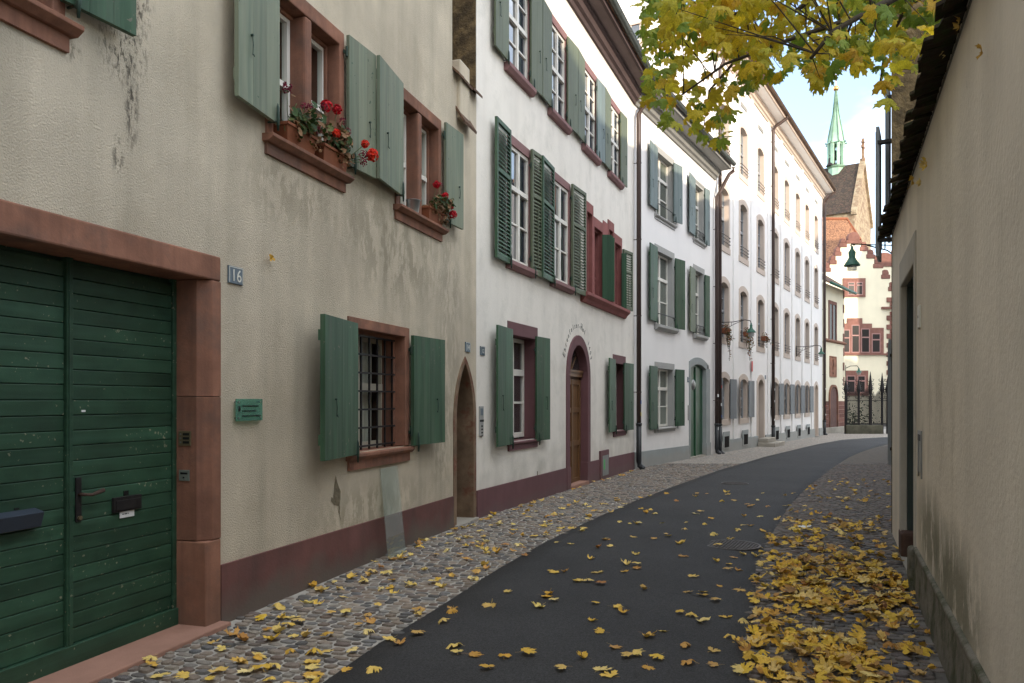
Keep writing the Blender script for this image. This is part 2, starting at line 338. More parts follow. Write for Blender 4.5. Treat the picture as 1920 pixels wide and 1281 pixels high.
def room(win, u0, u1, z0, z1, y, d=.5, curtain=None):
    mb = MB(); a, b = u0-.02, u1+.02; c, e = z0-.02, z1+.02
    mb.quad((a, y+d, c), (b, y+d, c), (b, y+d, e), (a, y+d, e)); mb.quad((a, y, c), (a, y+d, c), (a, y+d, e), (a, y, e)); mb.quad((b, y, c), (b, y+d, c), (b, y+d, e), (b, y, e))
    mb.quad((a, y, c), (b, y, c), (b, y+d, c), (a, y+d, c)); mb.quad((a, y, e), (b, y, e), (b, y+d, e), (a, y+d, e)); mb.ob('interior', 'dark_room', win)
    if curtain:
        for (f0, f1) in curtain:
            ca, cb = u0+(u1-u0)*f0, u0+(u1-u0)*f1; m = MB(); n = 26; i = 0
            for k in range(n+1):
                x = ca+(cb-ca)*k/n; yy = y+.1+.022*sin(k*1.55)+.01*sin(k*.7); m.v += [(x, yy, z0+.01), (x, yy+.008*sin(k), z1-.02)]
                if k: m.f.append((2*k-2, 2*k, 2*k+1, 2*k-1))
            m.ob('curtain', 'curtain', win, smooth=True)
# shutters ---------------------------------------------------------------
def shutter(parent, F, hu, side, z0, z1, px=None, w=None, ang=0, mat='shutter_green', style='board', off=.035, y0=0, thick=.032, hooks=True, boards=3, label=None):
    """leaf in its own frame: x 0..w from hinge, y outward is negative"""
    r = y0-off
    if w is None: w = abs(F.free(hu, r, side, ang, px))
    H = z1-z0; s = -1 if side < 0 else 1            # mirrored leaf keeps y sense by building with s
    rz = -ang if side > 0 else pi+ang
    t = thick
    def Y(a, b): return (a, b) if side > 0 else (-b, -a)   # y from wall side to street side in leaf frame
    mb = MB()
    if style == 'board':
        # battens on the wall side, boards in front as pieces
        ya, yb = Y(-.0, t*.5)
        for zz in (H*.14, H*.86): mb.box(.015, w-.015, ya, yb, zz-.045, zz+.045)
        body = mb.ob('shutter', mat, parent, (hu, r, z0), (0, 0, rz))
        bw = w/boards; ya, yb = Y(-t, -.001)
        me = MB().box(.0006, bw-.0006, ya, yb, 0, H).mesh('board', mat)
        for k in range(boards): link('board', me, body, (k*bw, 0, 0), bev=.0015)
        ys = -t if side > 0 else t
    else:
        ya, yb = Y(-t*1.3, 0)
        f = .055
        mb.box(0, f, ya, yb, 0, H); mb.box(w-f, w, ya, yb, 0, H); mb.box(f, w-f, ya, yb, 0, f*1.3); mb.box(f, w-f, ya, yb, H-f*1.2, H); mb.box(f, w-f, ya, yb, H*.62, H*.62+f)
        body = mb.ob('shutter', mat, parent, (hu, r, z0), (0, 0, rz), bev=.003)
        ym = (ya+yb)/2; ns = int(H/.062)
        sg = 1 if side > 0 else -1
        me = MB().prism([(-.020*sg, -.03), (.020*sg, .024), (.020*sg, .032), (-.020*sg, -.022)], 'x', f, w-f).mesh('slat', mat)
        for k in range(ns):
            zz = f*1.3+.03+(H-2.6*f)*k/ns
            if abs(zz-H*.62-f/2) < f*.8: continue
            link('slat', me, body, (0, ym, zz))
        MB().box(w*.5-.008, w*.5+.008, *(sorted((ya-.012*sg, ya))), .15, H*.55).ob('tilt_rod', mat, body)
        ys = -t*1.3 if side > 0 else t*1.3
    if label: body['label'] = label
    so = -1 if side > 0 else 1
    if hooks:
        # strap hinge, catch and latch hook
        for zz in (H*.12, H*.87):
            MB().box(-.03, w*.16, *sorted((-ys*.02, ys*.0+(-so)*.012)), zz-.016, zz+.016).tube([(-.012, ys*.4, zz-.045), (-.012, ys*.4, zz+.045)], .012, 8).ob('hinge', 'iron_green', body)
        MB().tube([(w*.72, ys+so*.012, H*.42), (w*.72, ys+so*.018, H*.36), (w*.72, ys+so*.014, H*.30), (w*.70, ys+so*.02, H*.295), (w*.69, ys+so*.012, H*.31)], .004, 6).tube([(w*.72, ys, H*.42), (w*.72, ys+so*.02, H*.42)], .009, 6).ob('hook', 'iron_green', body)
        MB().tube([(.07, ys+so*.02, -.07), (.07, ys+so*.022, .02), (.07, ys+so*.02, .11), (.07, ys+so*.018, .14)], [.008, .014, .011, .004], 8).tube([(.07, ys+so*.02, 0), (.07, 0-so*.03, 0)], .008, 6).ob('holdback', 'iron_green', body, smooth=True)
    return body
# ---------------------------------------------------------------- material table
M('plaster_beige', (.575, .495, .375), .92, .16, 1.1, .85, 85, .012, col2=(.47, .395, .285), c2s=1.6, c2lo=.52, c2hi=.78, streak=.42, scol=(.24, .21, .15), ss=(3.2, 3.2, .33), splash=(.75, .35, (.22, .18, .12)),
  blobs=[(-.86, 4.05, .24, .32, .95, (.07, .06, .045), 26, .49), (-.9, 3.75, .26, .33, .9, (.07, .06, .045), 30, .50), (-.84, 3.4, .07, .35, .9, (.07, .06, .045), 26, .48), (-1.28, 3.55, .08, .1, .6, (.1, .09, .06), 26, .5), (-.95, 3.05, .06, .16, .8, (.09, .08, .06), 26, .48),
         (2.9, 3.2, 1.6, .75, .5, (.2, .17, .11), 5, .46), (.9, 3.3, .9, .4, .4, (.2, .17, .11), 6, .46), (4.5, 2.6, .5, 2.4, .35, (.2, .17, .12), 5, .45), (2.4, .55, 1.5, .3, .45, (.2, .17, .1), 7, .45), (4.2, 1.2, .5, .9, .4, (.2, .18, .13), 8, .46)])
M('plaster_offwhite', (.82, .77, .69), .9, .05, 1.2, .35, 30, .012, streak=.22, scol=(.42, .39, .33), ss=(2.2, 2.2, .3), splash=(1.5, .4, (.38, .35, .29)), col2=(.6, .57, .5), c2s=1.2, c2lo=.5, c2hi=.75)
M('plaster_white', (.82, .79, .76), .9, .03, 1.0, .2, 30, .01, streak=.08, scol=(.55, .53, .5), ss=(2, 2, .3), splash=(.8, .2, (.5, .48, .44)))
M('plaster_cream', (.74, .67, .50), .9, .06, .6, .1, 20, streak=.15, ss=(1, 1, .2))
M('plaster_brown', (.17, .12, .06), .95, .5, 3.5, 1.0, 18, .03, col2=(.07, .05, .028), c2s=5, c2lo=.42, c2hi=.62)
M('plaster_right', (.69, .61, .50), .93, .12, .9, .4, 26, .012, streak=.25, scol=(.3, .26, .19), ss=(2.5, 2.5, .25),
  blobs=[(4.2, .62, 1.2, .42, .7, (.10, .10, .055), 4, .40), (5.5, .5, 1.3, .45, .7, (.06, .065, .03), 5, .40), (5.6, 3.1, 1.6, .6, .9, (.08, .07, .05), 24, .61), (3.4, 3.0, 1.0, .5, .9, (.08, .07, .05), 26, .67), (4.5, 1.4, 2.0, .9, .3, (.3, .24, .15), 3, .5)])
M('plinth_right', (.17, .155, .125), .9, .25, 3, .6, 25, .012, col2=(.06, .065, .035), c2s=4, c2lo=.45, c2hi=.6)
M('sandstone', (.265, .125, .080), .88, .32, 2.6, .3, 75, .008, col2=(.17, .10, .075), c2s=2.2, c2lo=.48, c2hi=.68, streak=.5, scol=(.12, .06, .045), ss=(14, 14, .9), rnd=.12, splash=(.5, .6, (.13, .085, .06)))
M('sandstone_pale', (.30, .165, .12), .88, .15, 3, .3, 80, .005, rnd=.12)
M('dado_red', (.155, .07, .06), .85, .25, 1.6, .3, 40, .008, streak=.5, scol=(.075, .05, .045), ss=(4, 4, .6), splash=(.42, .9, (.13, .105, .085)))
M('eave_plum', (.085, .058, .055), .75, .12, 2, .1, 40, .004)
M('eave_soffit', (.16, .12, .115), .8, .12, 2, .1, 40, .004)
M('plum', (.145, .068, .072), .75, .10, 2, .15, 40, .004, streak=.15, splash=(.2, .3, (.13, .10, .09)))
M('plum_pale', (.23, .125, .12), .75, .12, 2, .15, 40, .004)
M('gothic_stone', (.27, .10, .09), .85, .2, 3, .25, 60, .005, rnd=.1)
M('arch_stone', (.20, .135, .085), .9, .35, 4, .5, 50, .008, col2=(.16, .065, .04), c2s=3, c2lo=.5, c2hi=.62)
M('gate_green', (.022, .062, .034), .5, .4, 2.2, .2, 120, .004, spec=.4, streak=.5, scol=(.045, .11, .07), ss=(1.2, 6, 22), rnd=.22, col2=(.01, .04, .022), c2s=3, c2lo=.5, c2hi=.7, chips=(38, .875, (.26, .25, .17)))
M('shutter_pale', (.195, .215, .150), .6, .16, 2.0, .2, 50, .003, grain=(6, 6, .5), rnd=.14, streak=.55, scol=(.055, .12, .082), ss=(16, 16, .8), chips=(30, .90, (.03, .07, .05)))
M('shutter_green', (.042, .092, .050), .5, .35, 2.0, .2, 50, .003, grain=(6, 6, .5), rnd=.28, chips=(26, .89, (.16, .15, .11)), streak=.65, scol=(.10, .13, .09), ss=(14, 14, 1.0))
M('shutter_olive', (.115, .135, .085), .55, .15, 2, .15, 50, .003, grain=(6, 6, .5), rnd=.1, streak=.25)
M('shutter_blue', (.165, .205, .20), .6, .15, 2, .2, 50, .003, grain=(6, 6, .5), rnd=.15, streak=.4, scol=(.05, .11, .1), ss=(16, 16, .8))
M('shutter_darkgreen', (.03, .075, .04), .5, .2, 2, .15, 50, .003, grain=(6, 6, .5), rnd=.2)
M('shutter_grey', (.20, .215, .225), .6, .1, 2, .1, 50, .003, rnd=.1)
M('iron_green', (.03, .055, .04), .5, .3, 20, .3, 90, .002, col2=(.2, .09, .03), c2s=22, c2lo=.62, c2hi=.7)
M('iron_dark', (.018, .016, .016), .5, .3, 20, .2, 90, .002)
M('iron_rust', (.06, .035, .025), .7, .4, 14, .4, 90, .003)
M('white_paint', (.72, .69, .62), .5, .05, 4, .1, 60, .002, streak=.12)
M('cream_paint', (.5, .47, .38), .55, .1, 4, .1, 60, .002)
M('grey_paint', (.27, .28, .29), .55, .08, 4, .05)
M('trim_grey', (.36, .355, .335), .8, .06, 2, .1, 40, .004, streak=.15)
M('trim_grey_dark', (.25, .25, .235), .8, .06, 2, .1, 40, .004, streak=.2)
M('dado_grey', (.30, .32, .31), .8, .06, 2, .1, 40, .004, splash=(.25, .4, (.33, .3, .26)))
M('trim_beige', (.53, .44, .37), .85, .05, 2, .05)
M('dark_room', (.025, .022, .02), .9, 0, 1, 0)
M('curtain', (.62, .59, .53), .9, .05, 2, 0)
M('oak', (.15, .075, .03), .5, .3, 3, .2, 60, .003, grain=(8, 8, .6), spec=.4)
M('door_dark', (.03, .014, .01), .6, .3, 3, .1)
M('door_dark2', (.11, .045, .035), .6, .3, 3, .1)
M('door_green', (.012, .07, .03), .4, .2, 3, .1, spec=.5)
M('door_slate', (.045, .06, .055), .6, .2, 2, .1)
M('pipe_brown', (.06, .038, .032), .45, .15, 3, .1, spec=.4)
M('pipe_black', (.02, .022, .024), .4, .2, 6, .15, spec=.4)
M('zinc', (.10, .115, .105), .45, .25, 2, .1, metal=.5)
M('copper_green', (.27, .42, .32), .7, .25, .8, .1, streak=.4, scol=(.14, .22, .16), ss=(1.5, 1.5, .2))
M('copper_brown', (.09, .055, .035), .6, .3, 2, .1)
M('terracotta', (.22, .075, .035), .7, .15, 6, .15, 60, .002)
M('tile_moss', (.045, .032, .02), .95, .5, 12, .8, 50, .01, rnd=.4, col2=(.035, .045, .015), c2s=9, c2lo=.48, c2hi=.6)
M('tile_brown', (.12, .07, .045), .9, .4, 12, .4, 50, .006, rnd=.3)
M('roof_rust', (.27, .125, .065), .9, .2, 1.5, .1)
M('bucket_zinc', (.35, .36, .36), .35, .15, 8, .05, metal=.9)
M('gold', (.6, .32, .12), .35, 0, 1, 0, metal=1)
M('sign_blue', (.045, .085, .12), .4, .15, 8, .05, spec=.5)
M('sign_slate', (.13, .165, .19), .45, .15, 8, .1, spec=.5)
M('enamel_white', (.7, .68, .6), .45, .05, 5, 0)
M('black', (.01, .01, .01), .5, 0, 1, 0)
M('brass', (.25, .2, .12), .4, .1, 20, 0, metal=.7)
M('steel', (.28, .28, .27), .35, .05, 5, 0, metal=.8)
M('putty', (.14, .16, .135), .6, .1, 8, .1)
M('mortar', (.36, .335, .295), .95, .2, 4, .7, 120, .004, col2=(.3, .28, .24), c2s=3, c2lo=.45, c2hi=.65)
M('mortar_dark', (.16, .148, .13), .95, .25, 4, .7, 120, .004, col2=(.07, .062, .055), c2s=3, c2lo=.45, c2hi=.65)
M('bark', (.06, .048, .035), .95, .4, 9, .8, 40, .01)
M('sticker_red', (.5, .04, .04), .5, .1, 5, 0); M('sticker_white', (.7, .7, .68), .5, .1, 5, 0); M('sticker_green', (.08, .45, .12), .5, .1, 5, 0); M('sticker_blue', (.06, .12, .4), .5, .1, 5, 0); M('sticker_yellow', (.6, .5, .08), .5, .1, 5, 0)
M('stain_cement', (.2, .165, .11), .95, .35, 20, 1, 70, .012)
M('brick_red', (.25, .1, .06), .9, .2, 3, .2)
M('quoin', (.19, .09, .07), .9, .2, 3, .1, rnd=.25)
M('hedge_stone', (.09, .085, .06), .95, .4, 2, .4)
M('concrete', (.33, .30, .25), .9, .15, 2, .3, 30, .008)
pane_mat('pane_sky', (.035, .045, .055), 3.6, .02, .035)
pane_mat('pane_dark', (.03, .03, .03), 2.3, .03, .05)
pane_mat('pane_far', (.02, .017, .016), 1.25, .2, .0)
pane_mat('pane_green', (.11, .125, .10), 2.0, .03, .02)
pane_mat('pane_grey', (.13, .135, .135), 1.9, .04, .02)
glass_mat('pane_clear'); glass_mat('glass_sheet', (.94, .97, .95), mixdiff=.10, dcol=(.5, .58, .54)); glass_mat('glass_sign', (.45, .75, .62), mixdiff=.35, dcol=(.16, .33, .26)); glass_mat('lamp_glass', (.85, .86, .84), mixdiff=.5, dcol=(.55, .56, .55))
ramp_mat('cobble_pale', [(.20, .16, .125), (.26, .21, .165), (.15, .148, .145), (.25, .225, .19), (.17, .125, .10), (.12, .118, .118), (.29, .25, .20), (.20, .155, .12), (.10, .095, .09)], .75, spec=.3, bump=.6)
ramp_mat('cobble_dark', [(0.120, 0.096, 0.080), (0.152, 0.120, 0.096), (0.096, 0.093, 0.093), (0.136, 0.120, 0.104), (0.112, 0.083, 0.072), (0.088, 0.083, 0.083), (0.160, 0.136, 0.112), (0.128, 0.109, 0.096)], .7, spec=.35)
ramp_mat('fallen_yellow', [(.78, .52, .10), (.76, .58, .20), (.66, .36, .04), (.80, .64, .28), (.76, .50, .06), (.42, .18, .05), (.80, .62, .18), (.56, .30, .08)], .6, .15, bump=.4, vs=25)
ramp_mat('fallen_mix', [(.72, .45, .06), (.66, .36, .04), (.76, .56, .20), (.34, .15, .04), (.78, .52, .06), (.52, .26, .05), (.78, .60, .20), (.24, .11, .05), (.74, .50, .08), (.70, .46, .05)], .6, .15, bump=.4, vs=25)
ramp_mat('maple_yellow', [(.62, .50, .03), (.66, .46, .025), (.46, .44, .04), (.72, .54, .03), (.38, .40, .04), (.58, .36, .025)], .5, .55, bump=.2, vs=14)
ramp_mat('maple_green', [(.17, .26, .03), (.26, .34, .035), (.12, .21, .03), (.36, .40, .04), (.20, .30, .04), (.46, .44, .04)], .5, .5, bump=.2, vs=14)
ramp_mat('geranium_leaf', [(.035, .07, .02), (.05, .09, .025), (.03, .06, .02), (.12, .13, .03), (.045, .08, .025), (.16, .08, .03)], .6, .2, vs=20)
ramp_mat('petal_red', [(.55, .01, .02), (.65, .015, .03), (.45, .005, .02)], .5, .25, vs=20)
ramp_mat('petal_scarlet', [(.7, .03, .01), (.75, .05, .015), (.6, .02, .01)], .5, .25, vs=20)
ramp_mat('petal_wine', [(.18, .01, .03), (.25, .02, .05), (.12, .01, .02)], .6, .2, vs=20)
ramp_mat('trailing', [(.10, .13, .03), (.2, .1, .04), (.25, .07, .03), (.07, .1, .03)], .6, .2, vs=20)
def asphalt():
    m = M('asphalt', (.025, .0245, .0245), .72, .28, .7, .8, 260, .006, spec=.35, col2=(.027, .026, .027), c2s=1.2, c2lo=.5, c2hi=.8)
    nt = m.node_tree; L = nt.links.new; b = nt.nodes['Principled BSDF']; src = b.inputs['Base Color'].links[0].from_socket
    v = N(nt, 'ShaderNodeTexVoronoi'); v.inputs['Scale'].default_value = 120; tc = N(nt, 'ShaderNodeTexCoord'); L(tc.outputs['Object'], v.inputs['Vector'])
    r = N(nt, 'ShaderNodeValToRGB'); r.color_ramp.elements[0].color = (.4, .4, .4, 1); r.color_ramp.elements[1].color = (2.0, 2.0, 2.0, 1); L(v.outputs['Color'], r.inputs[0])
    x = N(nt, 'ShaderNodeMixRGB', blend_type='MULTIPLY'); x.inputs['Fac'].default_value = 1; L(src, x.inputs['Color1']); L(r.outputs[0], x.inputs['Color2']); L(x.outputs[0], b.inputs['Base Color'])
asphalt()
def cell_mat(name, cols, scale, mortar, feat='vor'):
    """far cobbles / stone blocks / tiles that are too small to build"""
    m = bpy.data.materials.new(name); m.use_nodes = True; nt = m.node_tree; L = nt.links.new; b = nt.nodes['Principled BSDF']; b.inputs['Roughness'].default_value = .85
    b.inputs['Specular IOR Level'].default_value = .25
    tc = N(nt, 'ShaderNodeTexCoord')
    if feat == 'vor':
        mp = N(nt, 'ShaderNodeMapping'); mp.inputs['Scale'].default_value = scale; L(tc.outputs['Object'], mp.inputs['Vector'])
        v = N(nt, 'ShaderNodeTexVoronoi'); v.inputs['Scale'].default_value = 1; L(mp.outputs[0], v.inputs['Vector'])
        r = N(nt, 'ShaderNodeValToRGB')
        for i, c in enumerate(cols):
            e = r.color_ramp.elements[i] if i < 2 else r.color_ramp.elements.new(.5)
            e.position = (i+.5)/len(cols); e.color = rgba(c)
        L(v.outputs['Color'], r.inputs[0])
        v2 = N(nt, 'ShaderNodeTexVoronoi', feature='DISTANCE_TO_EDGE'); L(mp.outputs[0], v2.inputs['Vector']); v2.inputs['Scale'].default_value = 1
        mr = N(nt, 'ShaderNodeMapRange'); mr.inputs['From Min'].default_value = .03; mr.inputs['From Max'].default_value = .12; L(v2.outputs['Distance'], mr.inputs['Value'])
        x = N(nt, 'ShaderNodeMixRGB'); x.inputs['Color1'].default_value = rgba(mortar); L(mr.outputs[0], x.inputs['Fac']); L(r.outputs[0], x.inputs['Color2']); L(x.outputs[0], b.inputs['Base Color'])
        bp = N(nt, 'ShaderNodeBump'); bp.inputs['Strength'].default_value = .5; bp.inputs['Distance'].default_value = .02; L(mr.outputs[0], bp.inputs['Height']); L(bp.outputs[0], b.inputs['Normal'])
    else:
        sp = N(nt, 'ShaderNodeSeparateXYZ'); L(tc.outputs['Object'], sp.inputs[0]); cb = N(nt, 'ShaderNodeCombineXYZ'); L(sp.outputs['X'], cb.inputs['X']); L(sp.outputs['Z'], cb.inputs['Y'])
        v = N(nt, 'ShaderNodeTexBrick'); v.inputs['Scale'].default_value = 1; v.inputs['Brick Width'].default_value = scale[0]; v.inputs['Row Height'].default_value = scale[1]; v.inputs['Mortar Size'].default_value = scale[2]
        v.inputs['Color1'].default_value = rgba(cols[0]); v.inputs['Color2'].default_value = rgba(cols[1]); v.inputs['Mortar'].default_value = rgba(mortar); L(cb.outputs[0], v.inputs['Vector'])
        n = N(nt, 'ShaderNodeTexNoise'); n.inputs['Scale'].default_value = 1.3; n.inputs['Detail'].default_value = 8; n.inputs['Roughness'].default_value = .7; L(tc.outputs['Object'], n.inputs['Vector'])
        rr = N(nt, 'ShaderNodeValToRGB'); rr.color_ramp.elements[0].position = .45; rr.color_ramp.elements[1].position = .6; L(n.outputs['Fac'], rr.inputs[0])
        x = N(nt, 'ShaderNodeMixRGB'); x.inputs['Color2'].default_value = rgba(cols[2]); L(rr.outputs[0], x.inputs['Fac']); L(v.outputs['Color'], x.inputs['Color1']); L(x.outputs[0], b.inputs['Base Color'])
    MATS[name] = m
cell_mat('cobble_far', [(.21, .17, .14), (.29, .24, .19), (.19, .18, .17), (.33, .29, .23), (.23, .18, .15)], (8, 11, 8), (.40, .37, .32))
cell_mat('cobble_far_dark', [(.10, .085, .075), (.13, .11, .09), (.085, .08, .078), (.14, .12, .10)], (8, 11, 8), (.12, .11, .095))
cell_mat('church_stone', [(.26, .20, .13), (.17, .11, .075), (.30, .25, .17)], (1.1, .42, .025), (.13, .1, .07), 'brick')
cell_mat('church_roof', [(.045, .03, .025), (.07, .045, .035), (.035, .028, .025), (.06, .04, .03), (.5, .38, .24), (.05, .035, .03), (.2, .07, .04), (.06, .045, .035)], (2.3, 2.3, 2.3), (.03, .025, .02))
cell_mat('roof_tiles_far', [(.25, .12, .065), (.30, .15, .08), (.21, .10, .055)], (3.5, 3.5, 3.5), (.12, .06, .035))
# ================================================================= ground
LP = [(617, 1281), (704.6, 1213), (796.5, 1155), (903, 1090), (980, 1044), (1074, 993), (1087.5, 986), (1178.6, 946), (1270, 911), (1357, 880), (1437.5, 856.5), (1528.6, 834.6), (1583, 824.5), (1667, 820)]
RP = [(1395, 1281), (1405, 1150), (1417, 1080), (1425, 1033), (1448, 993), (1474, 955), (1510, 916.6), (1547, 887.5), (1583, 862), (1620, 845.5), (1667, 833)]
LW = [px2g(*p) for p in LP]; RW = [px2g(*p) for p in RP]
LW = [(LW[0][0]-.5*6, -6), (LW[0][0]-.28*1.6, 2.9)]+LW+[(30, 44)]; RW = [(1.05, -6), (1.25, 2.5)]+RW+[(30, 36.5)]
def interp(P, Y):
    for a, b in zip(P, P[1:]):
        if a[1] <= Y <= b[1] and b[1] > a[1]: return a[0]+(b[0]-a[0])*(Y-a[1])/(b[1]-a[1])
    return P[-1][0] if Y > P[-1][1] else P[0][0]
def sheet(name, mat, quads_rows, dz, kind='structure', cat=None):
    """rows of (x0,x1,Y)"""
    mb = MB()
    for x0, x1, Y in quads_rows: mb.v += [(x0, Y, GZ(Y)+dz), (x1, Y, GZ(Y)+dz)]
    for k in range(len(quads_rows)-1): mb.f.append((2*k, 2*k+1, 2*k+3, 2*k+2))
    return mb.ob(name, mat)
g = sheet('ground', 'mortar_dark', [(-400, 600, -60), (-400, 600, 9), (-400, 600, 60), (-400, 900, 1500)], -.03); tag(g, kind='structure')
def XWl(Y):
    if Y < ay: return FA.O[0]+(Y-FA.O[1])*FA.d[0]/FA.d[1]
    if Y < by: return ax+(Y-ay)*FB.d[0]/FB.d[1]
    if Y < cy_: return bx+(Y-by)*FC.d[0]/FC.d[1]
    return cx_+(Y-cy_)*FD.d[0]/FD.d[1]
def XWr(Y): return 3.02+.406*(Y-5.8) if Y < 9.6 else RX0+(Y-9.6)*.53
rows = sorted(set([-6, 0, 2, 3, 4, 9, 10.9, 14, 19.9, 22]))
pl = tag(sheet('pavement', 'mortar', [(XWl(Y)-.6, interp(LW, Y)+.05, Y) for Y in rows], 0), kind='structure')
plf = tag(sheet('pavement', 'cobble_far', [(XWl(Y)-.6, interp(LW, Y)+.05, Y) for Y in (22, 26.8, 32, 38, 42.9)]+[(XWl(46)-1, 60, 43.1), (XWl(46)-1, 60, 60)], .006), kind='structure')
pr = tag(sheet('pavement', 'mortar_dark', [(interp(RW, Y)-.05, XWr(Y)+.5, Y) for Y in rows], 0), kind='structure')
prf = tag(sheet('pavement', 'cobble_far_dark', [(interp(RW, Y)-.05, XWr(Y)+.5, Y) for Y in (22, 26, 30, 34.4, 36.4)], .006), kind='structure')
# road: left edge then right edge resampled
ys = [-6, 0, 2, 3, 4, 4.6, 5.2, 5.8, 6.4, 7, 7.6, 8.2, 9, 10, 11, 12, 13, 14.5, 16, 18, 20, 22.5, 25, 28, 31, 34, 36]
mb = MB()
for Y in ys:
    xl, xr = interp(LW, Y), interp(RW, Y); z = GZ(Y)
    wl = .012*sin(Y*9)+.01*sin(Y*23); wr = .018*sin(Y*7+1)+.012*sin(Y*19)
    for k in range(9):
        t = k/8; x = xl+wl+(xr+wr-xl-wl)*t; mb.v.append((x, Y, z+.014+.03*sin(pi*t)))
    mb.v.append((xl+wl-.01, Y, z-.01)); mb.v.append((xr+wr+.01, Y, z-.01))
for j in range(len(ys)-1):
    a, b = j*11, (j+1)*11
    for k in range(8): mb.f.append((a+k, a+k+1, b+k+1, b+k))
    mb.f.append((a+9, a, b, b+9)); mb.f.append((a+8, a+10, b+10, b+8))
i = len(mb.v); L36 = interp(LW, 36); pts = [(interp(RW, 36), 36), (30, 36.4), (30, 43), (interp(LW, 42.9), 42.9), (interp(LW, 41), 41), (interp(LW, 39), 39), (interp(LW, 37.5), 37.5), (L36, 36)]
mb.quad(*[(x, y, GZ(y)+.016) for x, y in pts])
mb.quad(*[(x, y, GZ(y)+.016) for x, y in [(30, 36.4), (200, 36.4), (200, 43), (30, 43)]])
road = tag(mb.ob('road', 'asphalt', smooth=True), kind='structure')
# ---- cobbles
def pebble(n, w, l, h, seed):
    rnd = random.Random(seed); ang = [2*pi*(k+rnd.uniform(-.18, .18))/n for k in range(n)]; pw = .62
    def sq(a, s): c, q = cos(a), sin(a); return (math.copysign(abs(c)**pw, c)*w/2*s, math.copysign(abs(q)**pw, q)*l/2*s)
    v = []; rr = [rnd.uniform(.9, 1.06) for _ in ang]
    for s, z in ((1.0, -.012), (.95, h*.6), (.78, h)):
        for a, r in zip(ang, rr): x, y = sq(a, s*r); v.append((x, y, z+rnd.uniform(-.0015, .0015)))
    v.append((0, 0, h*1.05)); f = []
    for j in range(2):
        for k in range(n): f.append((j*n+k, j*n+(k+1) % n, (j+1)*n+(k+1) % n, (j+1)*n+k))
    for k in range(n): f.append((2*n+k, 2*n+(k+1) % n, 3*n))
    return v, f
def cobbles(parent, XL, XR, y0, y1, dirx, mat, sw, sl_, hh):
    dv = Vector((dirx, 1)).normalized(); nv = Vector((dv.y, -dv.x)); items = []
    a = y0*.8-4
    while a < y1*1.15+2:
        step = random.uniform(sl_*.85, sl_*1.2); b = -14+random.random()*.1
        while b < 16:
            wd = random.uniform(sw*.75, sw*1.4); c = dv*(a+step/2+.02*sin(b*3.1)+random.uniform(-.008, .008))+nv*(b+wd/2); b += wd
            if not (y0 < c.y < y1): continue
            if XL(c.y)+.04 < c.x < XR(c.y)-.05: items.append((c.x, c.y, wd, step))
        a += step
    vis = [q for q in items if abs(q[0]/max(q[1], .1)) < .66 and q[1] > 4.3]
    vis.sort(key=lambda q: q[1]); near = set(id(q) for q in vis[:300])
    variants = [bpy.data.meshes.new('cobblestone') for _ in range(10)]
    for k, me in enumerate(variants):
        v, f = pebble(10, 1, 1, hh, k); me.from_pydata(v, [], f); me.materials.append(MATS[mat]); [setattr(p, 'use_smooth', True) for p in me.polygons]
    big = MB(); rz0 = -atan2(dirx, 1)
    for q in items:
        x, y, wd, st = q; rz = rz0+random.uniform(-.09, .09); jz = random.uniform(-.006, .006)
        if id(q) in near:
            o = link('cobblestone', random.choice(variants), parent, (x, y, GZ(y)+jz), (random.uniform(-.06, .06), random.uniform(-.06, .06), rz)); o.scale = (wd*.9, st*.86, 1)
        else:
            v, f = pebble(8 if y < 9 else 6, wd*.9, st*.86, hh, random.random()); i = len(big.v); c, s = cos(rz), sin(rz)
            big.v += [(x+p[0]*c-p[1]*s, y+p[0]*s+p[1]*c, GZ(y)+jz+p[2]) for p in v]; big.f += [tuple(i+k for k in ff) for ff in f]
    me = bpy.data.meshes.new('cobblestones'); me.from_pydata(big.v, [], big.f); me.materials.append(MATS[mat]); [setattr(p, 'use_smooth', True) for p in me.polygons]
    tag(link('cobblestones', me, parent), kind='stuff')
cobbles(pl, lambda Y: XWl(Y)+.0, lambda Y: interp(LW, Y)+.09, 2.6, 22, .36, 'cobble_pale', .098, .074, .010)
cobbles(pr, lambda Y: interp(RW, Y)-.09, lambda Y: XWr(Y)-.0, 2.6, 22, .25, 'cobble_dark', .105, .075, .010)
# gutter slabs along the right wall foot
def manhole(px, py, rad, label):
    X, Y = px2g(px, py); e = empty('manhole_cover', label, 'manhole cover', (X, Y, GZ(Y)+.02+.03*sin(pi*max(0, min(1, (X-interp(LW, Y))/(interp(RW, Y)-interp(LW, Y)))))))
    MB().lathe([(rad, -.02), (rad, .003), (rad*.93, .003), (rad*.92, -.004), (0.001, -.004)], 40).ob('frame_ring', 'steel_dark', e)
    m = MB(); s = .04; n = int(rad/s)
    for a in range(-n, n+1):
        for b in range(-n, n+1):
            x, y = a*s+(b % 2)*s/2, b*s
            if x*x+y*y < (rad*.88)**2: m.box(x-.012, x+.012, y-.012, y+.012, -.004, .003)
    m.ob('studs', 'steel_dark', e)['kind'] = 'stuff'
M('steel_dark', (.11, .10, .095), .5, .25, 9, .4, 80, .003, metal=.4)
manhole(1373, 1027, .30, 'round studded iron manhole cover among leaves near the kerb side of the road')
manhole(1378, 911, .26, 'small plain manhole cover farther up the empty middle of the asphalt')
# ================================================================= HOUSE A (beige, number 16)
A = empty('beige_house', 'rough beige plaster house with a big green gate and red sandstone frames', 'house', (FA.O[0], FA.O[1], 0), FA.rz)
holes = []
gu0, gu1 = -2.95, FA.U(383)
_, gz1 = FA.P(390, 524); gtop = gz1
holes.append((gu0-.2, 0-.004, -1, gz1+.16, None, 0))
